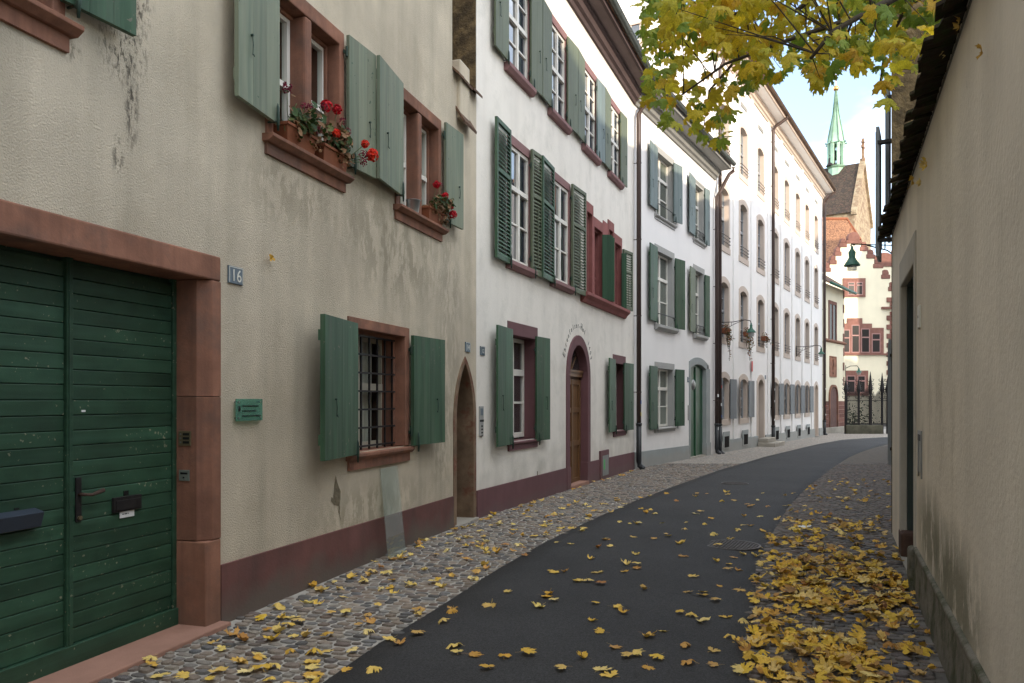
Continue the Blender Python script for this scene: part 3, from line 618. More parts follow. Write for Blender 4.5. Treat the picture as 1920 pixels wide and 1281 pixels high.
# lower window
lwu0, lwu1 = FA.U(651), FA.U(765); _, lwz1 = FA.P(765, 616); _, lwz0 = FA.P(651, 850); 
holes.append((lwu0+.05, lwu1-.05, lwz0, lwz1-.05, None, 0))
# upper windows share sill and head heights
uz0, uz1 = 3.67, 4.97
w1a, w1b = FA.U(497), FA.U(642); w2a, w2b = FA.U(740), FA.U(825); w0b = FA.U(118); w0a = w0b-1.35
for a, b in ((w0a, w0b), (w1a, w1b), (w2a, w2b)): holes.append((a+.05, b-.05, uz0, uz1-.05, None, 0))
# pointed door
pa, pb = FA.U(849.5), FA.U(892); pc = (pa+pb)/2; _, pz1 = FA.P(875, 664)
holes.append((pa+.03, pb-.03, -1, pz1-.05, 'pointed', .85))
ug = FA.U(848)
wall('wall', 'plaster_beige', A, -8, ug, -1, 9.5, [h for h in holes if h[1] < ug], 7)
# strip between the edge and the neighbour, with the pointed door cut through: built as its own sheet
A.children[-1]  # keep order
wb = MB()
P_ = arch(pa+.03, pb-.03, pz1-.05-.82, .82, 'pointed'); zt = 5.75
wb.quad((ug-.001, 0, pz1-.05), (uA, 0, pz1-.05), (uA, 0, zt), (ug-.001, 0, zt))
n = len(P_)//2
for k in range(n): wb.quad((pa+.03, 0, pz1-.05), (P_[k][0], 0, P_[k][1]), (P_[k+1][0], 0, P_[k+1][1]))
for k in range(n, len(P_)-1): wb.quad((pb-.03, 0, pz1-.05), (P_[k][0], 0, P_[k][1]), (P_[k+1][0], 0, P_[k+1][1]))
wb.quad((pb-.03, 0, -1), (uA, 0, -1), (uA, 0, pz1-.05), (pb-.03, 0, pz1-.05))
if pa+.03 > ug: wb.quad((ug-.001, 0, -1), (pa+.03, 0, -1), (pa+.03, 0, pz1-.05), (ug-.001, 0, pz1-.05))
wb.ob('wall', 'plaster_beige', A)
# recess above the low part: sloping top with tiles, pier
MB().prism([(0, zt-.003), (.45, zt+.45), (.45, 3), (0.002, 3)], 'x', ug, uA-.002).ob('buttress', 'plaster_beige', A)
MB().box(ug+.16, ug+.52, -.05, .3, 5.2, 5.95).ob('pier', 'plaster_beige', A, bev=.02)
tme = MB().prism([(-.12, -.09), (-.12, -.055), (.22, .275), (.22, .24)], 'x', 0, .17).mesh('coping_tile', 'tile_brown')
for k in range(5):
    for j in range(2): link('coping_tile', tme, A, (ug+.01+k*.178, .03+j*.19+random.uniform(-.01, .01), zt+.02+j*.19+random.uniform(-.012, .012)), (random.uniform(-.05, .05), random.uniform(-.04, .04), 0))
for k in range(3): link('coping_tile', tme, A, (ug+.12+k*.15, -.02, 5.22+random.uniform(-.01, .01)), (.25, random.uniform(-.04, .04), 0))
# dado
def dado(parent, mat, F, u0, u1, p0, p1, proud=.015, bot=-1.2):
    z0 = F.P(*p0)[1]; z1 = F.P(*p1)[1]; ua, ub = F.U(p0[0]), F.U(p1[0])
    f = lambda u: z0+(z1-z0)*(u-ua)/(ub-ua)
    mb = MB(); i = 0
    for u in (u0, u1):
        mb.v += [(u, -proud, bot), (u, -proud, f(u)), (u, .01, f(u)+.004)]
    mb.f += [(0, 3, 4, 1), (1, 4, 5, 2), (0, 1, 2), (3, 4, 5)]
    return mb.ob('dado', mat, parent)
dado(A, 'dado_red', FA, .002, pa-.01, (412, 1060), (845, 932))
# garage gate stone frame as blocks
gd = .242
zl = gtop
def block(u0, u1, y0, y1, z0, z1, mat='sandstone', parent=A, name='stone_block', bev=.008): return MB().box(u0, u1, y0, y1, z0, z1).ob(name, mat, parent, bev=bev)
fr = MB().box(gu0-.25, .0, -.012, .30, zl+.001, zl+.175).ob('gate_lintel', 'sandstone', A, bev=.012)
jz = [-.1, .62, FA.P(390, 744)[1], zl]
cf = .075
for j in range(3):
    # chamfered arris above a stop
    if j == 0: MB().box(gu1, -.0, -.012, .30, jz[0], jz[1]-.002).ob('jamb_stone', 'sandstone', A, bev=.01)
    else: MB().prism([(gu1, .30), (0, .30), (0, -.012), (gu1+cf, -.012), (gu1, -.012+cf)], 'z', jz[j]+.001, jz[j+1]-.002).ob('jamb_stone', 'sandstone', A, bev=.005)
MB().box(gu0-.25, gu0, -.012, .30, -.1, zl).ob('jamb_stone', 'sandstone', A, bev=.01)
MB().box(gu0-.2, .0, -.10, .34, -.12, .035).ob('threshold', 'sandstone_pale', A, bev=.01)
gate = MB()
dz0 = FA.P(326, 1180, gd)[1]; dz1 = zl+.02
gm0, gm1 = FA.U(123, gd-.01), FA.U(135, gd-.01)
gate.box(gu0, gu1+.01, gd+.03, gd+.06, dz0, dz1)
gate.box(gm0, gm1, gd-.02, gd+.03, dz0+.12, dz1).box(gu0, gu1+.0, gd-.03, gd+.03, dz0, dz0+.15).box(gu1-.035, gu1+.002, gd-.014, gd+.03, dz0+.15, dz1)
gate.box(gm0+.012, gm0+.02, gd-.026, gd-.02, dz0+.15, dz1)
G = gate.ob('gate', 'gate_green', A, bev=.004)
ph = .0905
for (a, b) in ((gu0, gm0), (gm1, gu1-.035)):
    me = MB().box(a+.002, b-.002, gd, gd+.03, .0, ph-.0035).mesh('plank', 'gate_green')
    z = dz0+.153
    while z < dz1-.02:
        if z+ph > dz1+.03: break
        link('plank', me, G, (0, random.uniform(-.0018, .0018), z), bev=.0045); z += ph
def gp(px, py, r=gd): return FA.P(px, py, r)
a = gp(140, 896); b = gp(150.5, 978)
MB().box(a[0], b[0], gd-.012, gd, b[1], a[1]).ob('lock_plate', 'iron_dark', G, bev=.003)
hz = gp(146, 927)[1]
MB().tube([(a[0]+.022, gd-.01, hz), (a[0]+.022, gd-.06, hz)], .011, 8).tube([(a[0]+.022, gd-.055, hz), (a[0]+.07, gd-.06, hz-.006), (a[0]+.16, gd-.058, hz+.012)], [.008, .010, .015], 8).ob('door_handle', 'iron_rust', G, smooth=True)
MB().tube([(a[0]+.022, gd-.01, hz-.14), (a[0]+.022, gd-.025, hz-.14)], .013, 12).ob('lock_cylinder', 'brass', G)
a = gp(209, 934); b = gp(261, 953)
MB().box(a[0], b[0], gd-.022, gd, b[1]-.0, a[1]).box(a[0]+.012, b[0]-.012, gd-.028, gd-.022, b[1]+.012, a[1]-.02).ob('letter_slot', 'iron_dark', G, bev=.003)
a = gp(222, 951); b = gp(249, 967); MB().box(a[0], b[0], gd-.012, gd-.009, b[1], a[1]-.004).ob('paper_card', 'sticker_white', G)
MB().box(a[0]+.02, a[0]+.035, gd-.013, gd-.012, b[1]+.02, b[1]+.026).box(a[0]+.04, a[0]+.06, gd-.013, gd-.012, b[1]+.02, b[1]+.027).box(a[0]+.066, a[0]+.075, gd-.013, gd-.012, b[1]+.021, b[1]+.026).ob('card_print', 'black', G)
a = gp(231, 921); b = gp(240, 928); MB().box(a[0], b[0], gd-.006, gd, b[1], a[1]).ob('name_plate', 'black', G)
a = gp(-30, 966); b = gp(66, 988); MB().prism([(gd, b[1]), (gd-.05, b[1]+.0), (gd-.075, a[1]-.015), (gd, a[1])], 'x', a[0], b[0]).ob('letter_box', 'sign_slate2', G, bev=.004) if False else None
M('letterbox_blue', (.035, .045, .062), .45, .1, 5, .05)
MB().prism([(gd, b[1]), (gd-.045, b[1]+.004), (gd-.07, a[1]-.02), (gd, a[1])], 'x', a[0], b[0]).ob('letter_box', 'letterbox_blue', G, bev=.004)
a = gp(152, 769); MB().box(a[0], a[0]+.03, gd-.004, gd, a[1]-.012, a[1]).ob('sticker', 'sticker_white', G)
a = gp(26, 953); MB().box(a[0], a[0]+.03, gd-.004, gd, a[1]-.01, a[1]).ob('name_plate', 'black', G)
# bell panels on the reveal of the right jamb (plane u=gu1, facing -u)
def reveal_panel(pxa, pya, pxb, pyb, label, three):
    # find r for columns on plane u=gu1
    def rz_(px, py):
        k = (px-960)/FP; X0, Y0 = FA.W(gu1); r = (k*Y0-X0)/(FA.n[0]-k*FA.n[1]); Yy = Y0+r*FA.n[1]; return r, EYE-(py-HY)/FP*Yy
    r0, z1 = rz_(pxa, pya); r1, z0 = rz_(pxb, pyb); lo, hi = min(r0, r1), max(r0, r1); wx, wy = FA.W(gu1-.001, (lo+hi)/2)
    e = empty('doorbell_panel' if three else 'intercom_panel', label, 'doorbell', (wx, wy, (z0+z1)/2), FA.rz+pi/2)   # local x along inward normal, local -y ... faces -u
    hw, hh = (hi-lo)/2, (z1-z0)/2
    MB().box(-hw, hw, 0.0, .008, -hh, hh).ob('plate', 'brass' if three else 'putty', e, bev=.002)
    if three:
        for k in range(3):
            zc = hh*.55-k*hh*.55; MB().box(-hw*.75, hw*.25, .008, .0095, zc-hh*.17, zc+hh*.17).ob('name_slot', 'black', e); MB().tube([(hw*.62, .008, zc), (hw*.62, .013, zc)], hh*.13, 10).ob('button', 'steel', e)
    else:
        MB().box(-hw*.7, hw*.7, .008, .0095, hh*.2, hh*.55).ob('name_slot', 'black', e); MB().tube([(0, .008, -hh*.35), (0, .013, -hh*.35)], hh*.16, 10).ob('button', 'black', e)
reveal_panel(336, 808, 359, 836, 'brass bell panel with three buttons on the sandstone gate jamb', True)
reveal_panel(337, 881, 356, 902, 'small putty coloured plate with one button below the brass bell panel', False)
# lower barred window
W = surround(A, 'window', 'sandstone', lwu0+.11, lwu1-.115, lwz0, lwz1-.10, .112, .02, .26, mould=.035, head=.10, bev=.006)
sillmesh(W, 'sandstone', lwu0-.03, lwu1+.03, lwz0+.0, .07, .075, .25, drop=.09)
sash(W, 'sash', 'cream_paint', 'pane_clear', lwu0+.12, lwu1-.12, lwz0, lwz1-.13, .24, 2, (1.2, 1), 0, .05, .03, .08)
room(W, lwu0+.1, lwu1-.1, lwz0, lwz1-.1, .29, .5, [(.02, .3), (.72, .98)])
gb = MB(); a, b = lwu0+.115, lwu1-.125; yb = .11
for k in range(7):
    u = a+.03+(b-a-.06)*k/6; gb.box(u-.0085, u+.0085, yb, yb+.017, lwz0, lwz1-.11)
for k in range(7):
    z = lwz0+.035+(lwz1-.15-lwz0-.03)*k/6; gb.box(a-.01, b+.01, yb-.012, yb+.012, z-.009, z+.009)
gb.ob('grille', 'iron_dark', W, bev=0)
_, sz1 = FA.P(661, 608); _, sz0 = FA.P(661, 851)
shutter(A, FA, FA.U(664, -.05), -1, sz0, sz1, px=600, ang=radians(9), mat='shutter_green', boards=2, thick=.045, off=.045, label='left leaf beside the barred window, faded and brownish at the top')
_, sz1 = FA.P(773, 631); _, sz0 = FA.P(773, 834)
shutter(A, FA, FA.U(771, -.05), 1, sz0, sz1, px=829, ang=radians(5), mat='shutter_green', boards=2, thick=.04, off=.045)
# upper double windows
rq = max(.16, min(.3, Rs(FA, FA.U(573), 540))); print('upper recess', rq)
def dblwin(a, b, curtains):
    W = surround(A, 'window', 'sandstone', a+.085, b-.085, uz0, uz1-.13, .085, .02, .27, head=.13, bev=.008, mould=.03)
    m = (a+b)/2; MB().box(m-.055, m+.055, -.018, .268, uz0, uz1-.132).ob('mullion', 'sandstone', W, bev=.02)
    sillmesh(W, 'sandstone', a-.04, b+.05, uz0, .10, .07, .25, drop=.09)
    for (p, q) in ((a+.09, m-.056), (m+.056, b-.09)): sash(W, 'sash', 'white_paint', 'pane_clear', p, q, uz0, uz1-.15, rq-.04, 1, (1, 1.1), 0, .045, .03, .05)
    room(W, a+.08, b-.08, uz0, uz1-.13, .29, .5, curtains); return W
dblwin(w0a, w0b, [(.5, .95)]); dblwin(w1a, w1b, [(.02, .24), (.52, .7)]); dblwin(w2a, w2b, [(.02, .25), (.55, .8)])
z0s, z1s = FA.P(515, 240)[1], uz1-.02
for hpx, side, fpx, ang in ((517, -1, 439, 6), (649, 1, 700, 4), (751, -1, 706, 6), (832, 1, 864.5, 4), (112, 1, 248, 7)):
    hu = FA.U(hpx, -.045); shutter(A, FA, hu, side, z0s, z1s, px=fpx, ang=radians(ang), mat='shutter_green' if hpx == 112 else 'shutter_pale', boards=3, thick=.035, off=.045)
shutter(A, FA, FA.U(835, -.045), -1, 6.55, 7.7, px=806, ang=radians(4), mat='shutter_green', boards=3)
# pointed door
Dp = surround(A, 'door_frame', 'arch_stone', pa+.11, pb-.11, -.3, pz1-.13, .11, .012, .42, 'pointed', .72, head=.10, bev=.01)
MB().box(pa+.05, pb-.05, .40, .44, -.3, pz1-.1).ob('door_leaf', 'door_dark', Dp)
dl = MB()
for k in range(5): u = pa+.1+k*(pb-pa-.2)/5; dl.box(u+.004, u+(pb-pa-.2)/5-.004, .385, .40, .0, pz1-.12)
dl.ob('door_boards', 'door_dark', Dp)
MB().box(pa+.03, pb-.03, -.06, .44, -.3, .03+GZ(10.5)).ob('threshold', 'concrete', Dp, bev=.01)
MB().box(pa+.11, pa+.16, .2, .4, .0, .42).ob('jamb_base', 'arch_stone', Dp)
# roof
MB().prism([(-.4, 9.3), (-.4, 9.45), (5, 13.5), (9, 9.4), (9, 9.2), (5, 13.2)], 'x', -8, ug+.1).ob('roof', 'tile_brown', A)
# damaged plaster patch, crack
pp = [FA.P(x, y) for x, y in ((629, 891), (632, 905), (638, 921), (638, 935), (636, 950), (627, 947), (620, 940), (621, 932), (624, 935), (626, 915))]
MB().quad(*[(u, -.003, z) for u, z in pp]).ob('plaster_scar', 'stain_cement', A)
pp = [FA.P(x, y) for x, y in ((634, 945), (637, 950), (636.5, 965), (639.5, 980), (637, 972), (634.5, 960))]
MB().quad(*[(u, -.003, z) for u, z in pp]).ob('plaster_scar', 'stain_cement', A)
# number 16 plate
def plate(F, pxa, pya, pxb, pyb, s, size, mat, tm, label, name='house_number_sign'):
    u0, z1 = F.P(pxa, pya); u1, z0 = F.P(pxb, pyb); z1b = F.P(pxb, pya+(pxb-pxa)*.2)[1]
    x, y = F.W((u0+u1)/2, -.008); e = empty(name, label, 'house number', (x, y, (z0+z1)/2), F.rz); hw, hh = abs(u1-u0)/2, (z1-z0)/2
    MB().box(-hw, hw, -.006, .008, -hh, hh).ob('enamel_plate', mat, e, bev=.003)
    t = hw*.05; MB().ring(contour(-hw*.92, hw*.92, -hh*.92, hh*.92), contour(-hw*.92+t, hw*.92-t, -hh*.92+t, hh*.92-t), -.0075, -.006).ob('border_line', tm, e)
    text('numeral', s, size, tm, e, (0, -.0085, -size*.36), ext=.001); return e
plate(FA, 426, 497, 453.5, 536, '16', .125, 'sign_slate', 'enamel_white', 'weathered slate blue enamel plate reading 16 beside the gate lintel')
plate(FA, 871.5, 641, 880.5, 661, '14', .10, 'sign_blue', 'enamel_white', 'small blue enamel plate reading 14 above the pointed doorway')
plate(FB, 899.5, 649, 908, 667, '12', .085, 'sign_blue', 'enamel_white', 'small blue enamel plate reading 12 on the off-white house corner')
# glass plaque
u0, z1 = FA.P(435, 748); u1, z0 = FA.P(485, 788); x, y = FA.W((u0+u1)/2, -.035); e = empty('glass_plaque', 'green glass name plaque held off the beige wall by four steel studs', 'sign', (x, y, (z0+z1)/2), FA.rz)
hw, hh = (u1-u0)/2, (z1-z0)/2
MB().box(-hw, hw, 0, .007, -hh, hh).ob('glass_plate', 'glass_sign', e, bev=.002)
for a in (-1, 1):
    for b in (-1, 1): MB().tube([(a*hw*.82, -.004, b*hh*.72), (a*hw*.82, .034, b*hh*.72)], .006, 10).ob('stud', 'steel', e)
for k, wd in enumerate((.9, .8, 1.05)):      # three lines of print too small to read
    m_ = MB(); x_ = -hw*.55; rq_ = random.Random(k)
    while x_ < -hw*.55+wd*hw*1.3: w9 = rq_.uniform(.004, .009); m_.box(x_, x_+w9, -.003, -.001, hh*.35-k*hh*.45-.004, hh*.35-k*hh*.45+rq_.uniform(.002, .006)); x_ += w9+.0022
    m_.ob('plaque_line', 'black', e)
MB().box(-hw*.85, -hw*.72, -.003, -.001, -hh*.1, hh*.35).ob('plaque_mark', 'black', e)
# leaning glass sheet
b0 = px2g(729, 1045); b1 = px2g(761, 1026); 
gu_0, gu_1 = FA.U(720), FA.U(752); hgl = FA.P(715, 878)[1]
e = MB(); r0 = -.17; r1 = -.02
A0, A1 = FA.U(729, r0), FA.U(761.5, r0); T0 = FA.U(713.5, r1); T1 = FA.U(745, r1)
e.v = [(A0, r0, .0), (A1, r0, .0), (T1, r1, hgl), (T0, r1, hgl-.0), (A0, r0+.008, .0), (A1, r0+.008, .0), (T1, r1+.008, hgl), (T0, r1+.008, hgl)]
e.f = [(0, 1, 2, 3), (4, 7, 6, 5), (0, 3, 7, 4), (1, 5, 6, 2), (3, 2, 6, 7), (0, 4, 5, 1)]
tag(e.ob('glass_sheet', 'glass_sheet', None, (FA.O[0], FA.O[1], 0), (0, 0, FA.rz)), 'narrow greenish glass sheet leaning against the beige house wall', 'glass sheet')
# ================================================================= HOUSE B (off-white, plum trim, number 12)
B = empty('offwhite_house', 'tall off-white house with plum trim and green shutters, arched plum doorway', 'house', (FB.O[0], FB.O[1], 0), FB.rz)
ZB = 9.0
bh = []
def zline(F, px, py): return F.P(px, py)[1]
# rows
g1 = (FB.U(951), FB.U(1006), zline(FB, 951, 829), zline(FB, 951, 601)); g2 = (FB.U(1148.8), FB.U(1172), zline(FB, 1149, 808), zline(FB, 1149, 664))
bh += [(g[0]+.05, g[1]-.05, g[2], g[3]-.05, None, 0) for g in (g1, g2)]
da, db = FB.U(1061), FB.U(1105.5); dzt = zline(FB, 1085, 629); dw = (db-da)/2
bh.append((da+.05, db-.05, -1, dzt-.05, 'seg', dw-.052))
r2 = [(FB.U(950), FB.U(995)), (FB.U(1032), FB.U(1068))]; r2z = (3.70, 5.62)
r3 = [(FB.U(947), FB.U(993.5)), (FB.U(1028), FB.U(1062)), (FB.U(1091), FB.U(1118.5)), (FB.U(1139.5), FB.U(1162.5))]; r3z = (6.62, 8.33)
for a, b in r2: bh.append((a+.05, b-.03, r2z[0], r2z[1]-.05, None, 0))
for a, b in r3: bh.append((a+.05, b-.03, r3z[0], r3z[1]-.05, None, 0))
ga, gb_ = FB.U(1097), FB.U(1165); gz0 = 3.72
for q_ in ((1097, 1111, 375), (1111, 1130, 405), (1139, 1150, 411), (1150, 1165, 436)): bh.append((FB.U(q_[0])+.03, FB.U(q_[1])-.03, gz0, FB.P(q_[0], q_[2])[1]-.06, None, 0))
wall('wall', 'plaster_offwhite', B, 0, uB, -1.2, ZB+.3, bh, 8)
MB().quad((-.002, .3, 5), (-.002, 8, 5), (-.002, 8, 10.5), (-.002, .3, 10.5)).ob('side_wall', 'plaster_brown', B) if False else None
MB().box(-.03, -.003, .0, 8, 3, 12).ob('side_wall', 'plaster_brown', B)
dado(B, 'plum', FB, .002, da-.0, (893, 920.6), (1060, 878), .02); dado(B, 'plum', FB, db, uB-.01, (1105, 866), (1183, 849), .02)
def deepwin(g, shL, shR, F=FB, parent=B):
    W = surround(parent, 'window', 'plum', g[0]+.13, g[1]-.10, g[2], g[3]-.2, .13, .012, .28, head=.2, bev=.006)
    sillmesh(W, 'plum', g[0]-.02, g[1]+.02, g[2]+.0, .06, .06, .25, drop=.08)
    sash(W, 'sash', 'white_paint', 'pane_dark', g[0]+.12, g[1]-.09, g[2]+.03, g[3]-.21, .18, 2, (1, 1, 1), 1, .06, .035, .1)
deepwin(g1, 0, 0); deepwin(g2, 0, 0)
for hp, side, fp, an, pyt, pyb in ((960, -1, 930, 5, 619, 832), (1005, 1, 1028.5, 4, 632, 826), (1153.5, -1, 1141, 4, 675, 808), (1170, 1, 1186, 4, 681, 807)):
    hu = FB.U(hp, -.05); shutter(B, FB, hu, side, zline(FB, hp, pyb), zline(FB, hp, pyt), px=fp, ang=radians(an), mat='shutter_green', boards=2)
# second row
def flatwin(g, z, rows, tr, pm, sl=True, lint='plum_pale', F=FB, parent=B):
    W = surround(parent, 'window', lint, g[0]+.10, g[1]-.07, z[0], z[1]-.14, .085, .012, .10, head=.14, bev=.004)
    sash(W, 'sash', 'white_paint', pm, g[0]+.095, g[1]-.065, z[0], z[1]-.14, .015, 2, rows, tr, .055, .026, .07, jitter=True)
    sillmesh(W, lint, g[0]-.05, g[1]+.05, z[0], .10, .13, .08); return W
for g in r2: flatwin(g, r2z, (1, 1, 1.1), 1, 'pane_sky')
for g in r3: flatwin(g, r3z, (1, 1, 1, 1), 1, 'pane_sky')
r2s = (3.62, 5.62)
for hp, side, fp, an in ((956, -1, 927.5, 3.5), (996, 1, 1014, 4), (1037.5, -1, 1014.5, 4), (1072, 1, 1096, 3)):
    hu = FB.U(hp, -.05); shutter(B, FB, hu, side, r2s[0], r2s[1], px=fp, ang=radians(an), mat='shutter_green' if side < 0 else 'shutter_olive', style='louvre')
for hp, side, fp, m_ in ((952, -1, 926, 'shutter_olive'), (994.5, 1, 1014, 'shutter_olive'), (1033, -1, 1015, 'shutter_olive'), (1063.5, 1, 1081, 'shutter_olive'), (1095, -1, 1081.5, 'shutter_olive'), (1119, 1, 1132.5, 'shutter_blue'), (1144, -1, 1133, 'shutter_olive'), (1163, 1, 1174, 'shutter_olive')):
    hu = FB.U(hp, -.045); shutter(B, FB, hu, side, r3z[0]+.0, r3z[1]-.08, px=fp, ang=radians(3), mat=m_, boards=2)
# stepped late gothic window group
def Bz(px, py): return FB.P(px, py)[1]
W = MB(); lights = [(1097, 1111, 375), (1111, 1130, 405), (1139, 1150, 411), (1150, 1165, 436)]
gth = MB(); lows = []
for (pa_, pb_, pt) in lights:
    u0, u1 = FB.U(pa_), FB.U(pb_); zt_ = Bz(pa_, pt); gth.ring(contour(u0, u1, gz0, zt_), contour(u0+.09, u1-.075, gz0, zt_-.2), -.02, .22)
    gth.ring(contour(u0+.09, u1-.075, gz0, zt_-.2), contour(u0+.13, u1-.11, gz0, zt_-.24), .06, .221); lows.append((u0+.09, u1-.075, zt_-.2))
W = gth.ob('window', 'gothic_stone', B, bev=.004)
for (a, b, zt_) in lows:
    MB().box(a-.02, b+.02, .16, .2, gz0, zt_+.02).ob('pane', 'pane_dark', W)
    MB().box(a, a+.05, .12, .16, gz0, zt_).box(b-.05, b, .12, .16, gz0, zt_).box(a, b, .121, .159, gz0+.45, gz0+.5).ob('sash', 'gothic_stone', W)
u0, u1 = FB.U(1130), FB.U(1139); MB().box(u0, u1, -.012, .1, gz0, Bz(1130, 413)).ob('mullion', 'gothic_stone', W)
MB().prism([(.1, gz0), (-.16, gz0-.01), (-.16, gz0-.07), (-.09, gz0-.13), (-.05, gz0-.2), (.1, gz0-.2)], 'x', FB.U(1088), FB.U(1170)).ob('sill', 'gothic_stone', W, bev=.006)
for k in range(3): shutter(B, FB, FB.U(1131+k*3.2, -.06), 1, gz0+.0, 5.1, w=.2, ang=radians(62-k*7), mat='shutter_darkgreen', style='louvre' if k else 'board', hooks=False, boards=2)
shutter(B, FB, FB.U(1168, -.05), 1, gz0-.0, 5.12, px=1184, ang=radians(9), mat='shutter_olive', style='louvre'); shutter(B, FB, FB.U(1166, -.05), 1, gz0, 5.0, w=.12, ang=radians(60), mat='shutter_darkgreen', hooks=False, boards=2)
rd_ = Rs(FB, db-.2, 1083.5); print('reveal', rd_, Rs(FB, g1[1]-.1, 983), Rs(FC, FC.U(1264)-.14, 1254))
Dd = surround(B, 'door_frame', 'plum', da+.2, db-.2, -.4, dzt-.2, .2, .025, rd_, 'seg', dw-.2, head=.2, bev=.01)
MB().box(da-.0, da+.24, -.03, rd_, -.4, Bz(1062, 877)).ob('plinth_block', 'plum', Dd, bev=.008); MB().box(db-.24, db+.0, -.03, rd_, -.4, Bz(1102, 866)).ob('plinth_block', 'plum', Dd, bev=.008)
dr = MB().box(da+.18, db-.18, rd_-.03, rd_, -.3, 2.05); dr.box(da+.2, da+.3, rd_-.06, rd_-.03, -.2, 2.0).box(db-.3, db-.2, rd_-.06, rd_-.03, -.2, 2.0)
for z in (.02, .75, 1.4, 1.95): dr.box(da+.3, db-.3, rd_-.058, rd_-.03, z-.05, z+.05)
dr.box((da+db)/2-.04, (da+db)/2+.04, rd_-.07, rd_-.03, -.2, 2.0); D_ = dr.ob('door_leaf', 'oak', Dd, bev=.005)
MB().box(da+.18, db-.18, rd_-.1, rd_, 2.05, 2.17).box(da+.19, db-.19, rd_-.115, rd_-.08, 2.13, 2.18).ob('door_transom', 'oak', Dd, bev=.004)
MB().box(da+.2, db-.2, rd_-.04, rd_-.02, 2.17, dzt-.2).ob('fanlight', 'pane_dark', Dd); MB().box(da+.2, db-.2, -.05, .5, -.3, GZ(14)+.05).ob('threshold', 'sandstone_pale', Dd, bev=.01)
fb = MB()
for k in (-1, 0, 1): fb.tube([((da+db)/2, rd_-.045, 2.17), ((da+db)/2+k*.3, rd_-.045, dzt-.25-abs(k)*.15)], .012, 6)
fb.ob('fanlight_bars', 'oak', Dd)
# inscription over the arch
e = empty('painted_inscription', 'black gothic inscription with a date curving over the plum arched doorway', 'inscription', (FB.W((da+db)/2)[0], FB.W((da+db)/2)[1], 0), FB.rz)
txt = 'Ehrenfelser-Hof  1403'; R_ = dw+.14; zc = dzt-dw; cc = 0
a0, a1 = radians(158), radians(24)
for k, ch in enumerate(txt):
    if ch == ' ': continue
    a = a0+(a1-a0)*k/(len(txt)-1); text('letter', ch, .19 if ch in 'EH' else .15, 'black', e, (R_*cos(a), -.004, zc+R_*sin(a)), (pi/2, -(a-pi/2), 0), ext=.001, sx=.85)
# vent box, bell panel
a = FB.P(1123, 846); b = FB.P(1138.5, 893); MB().box(a[0], b[0], -.045, .0, -.4, a[1]).ob('meter_frame', 'plum', B, bev=.006)
a = FB.P(1126, 855); b = FB.P(1137, 889); MB().box(a[0], b[0], -.052, -.045, b[1], a[1]).ob('meter_door', 'trim_grey_dark', B); 
a = FB.P(1127.5, 862); b = FB.P(1130, 880); MB().box(a[0], b[0], -.055, -.052, b[1], a[1]).ob('sticker', 'sticker_green', B)
a = FB.P(897.5, 762); b = FB.P(904.5, 817); x, y = FB.W((a[0]+b[0])/2, 0)
e = empty('intercom_panel', 'tall pale intercom strip with black buttons right of the pointed doorway', 'intercom', (x, y, 0), FB.rz); hw = (b[0]-a[0])/2; zm = (a[1]+b[1])/2
MB().box(-hw, hw, -.02, 0, b[1], a[1]).ob('plate', 'trim_grey', e, bev=.003); MB().box(-hw*.7, hw*.7, -.023, -.02, zm+.08, a[1]-.03).ob('name_slot', 'sign_slate', e); MB().box(-hw, hw, -.024, -.02, zm-.01, zm+.02).ob('joint', 'black', e)
for k in range(4): MB().box(-hw*.3, hw*.5, -.024, -.02, zm-.08-k*.045, zm-.06-k*.045).ob('button', 'black', e)
a = FB.P(1007, 884); MB().box(a[0], a[0]+.03, -.004, 0.001, a[1]-.08, a[1]).ob('plaster_chip', 'stain_cement', B)
# cornice + gutter + roof
def cornice(parent, mat, mat2, L, z, o, u0=0, gut='zinc', roofz=5, roofd=6, u1x=0):
    MB().prism([(0, z), (-.05, z), (-.07, z+.07), (-.13, z+.10), (-.16, z+.20), (-.2, z+.22), (-.2, z+.27), (.02, z+.27)], 'x', u0, L).ob('cornice', mat, parent)
    MB().prism([(0, z+.27), (-o, z+.30), (-o, z+.42), (.0, z+.5)], 'x', u0, L+u1x).ob('soffit', mat2, parent)
    MB().prism([(-o, z+.285), (-o-.05, z+.30), (-o-.05, z+.44), (-o+.01, z+.44)], 'x', u0, L+u1x).ob('fascia', mat, parent)
    g = MB(); n = 8; r = .075; i0 = 0; cy, cz = -o-.14, z+.46
    for u in (u0, L+u1x):
        for k in range(n+1): a = pi+pi*k/n; g.v.append((u, cy+r*cos(a), cz+r*sin(a)))
    for k in range(n): g.f.append((k, k+1, n+1+k+1, n+1+k))
    g.tube([(u0, cy-r, cz), (L+u1x, cy-r, cz)], .012, 6); 
    for j in range(int((L-u0)/.9)): g.tube([(u0+.4+j*.9, cy-r, cz+.01)]+[(u0+.4+j*.9, cy+(r+.004)*cos(pi+pi*k/6), cz+(r+.004)*sin(pi+pi*k/6)) for k in range(7)], .008, 4)
    g.ob('gutter', gut, parent, smooth=True)
    MB().prism([(-o-.1, z+.5), (roofd, z+roofz), (roofd*2, z+.5), (roofd*2, z+.3), (roofd, z+roofz-.2), (-o+.05, z+.43)], 'x', u0+.01, L+u1x).ob('roof', 'roof_tiles_far', parent)
cornice(B, 'eave_plum', 'eave_soffit', uB+.0, ZB-.03, .42, 0, roofz=4.2, roofd=5)
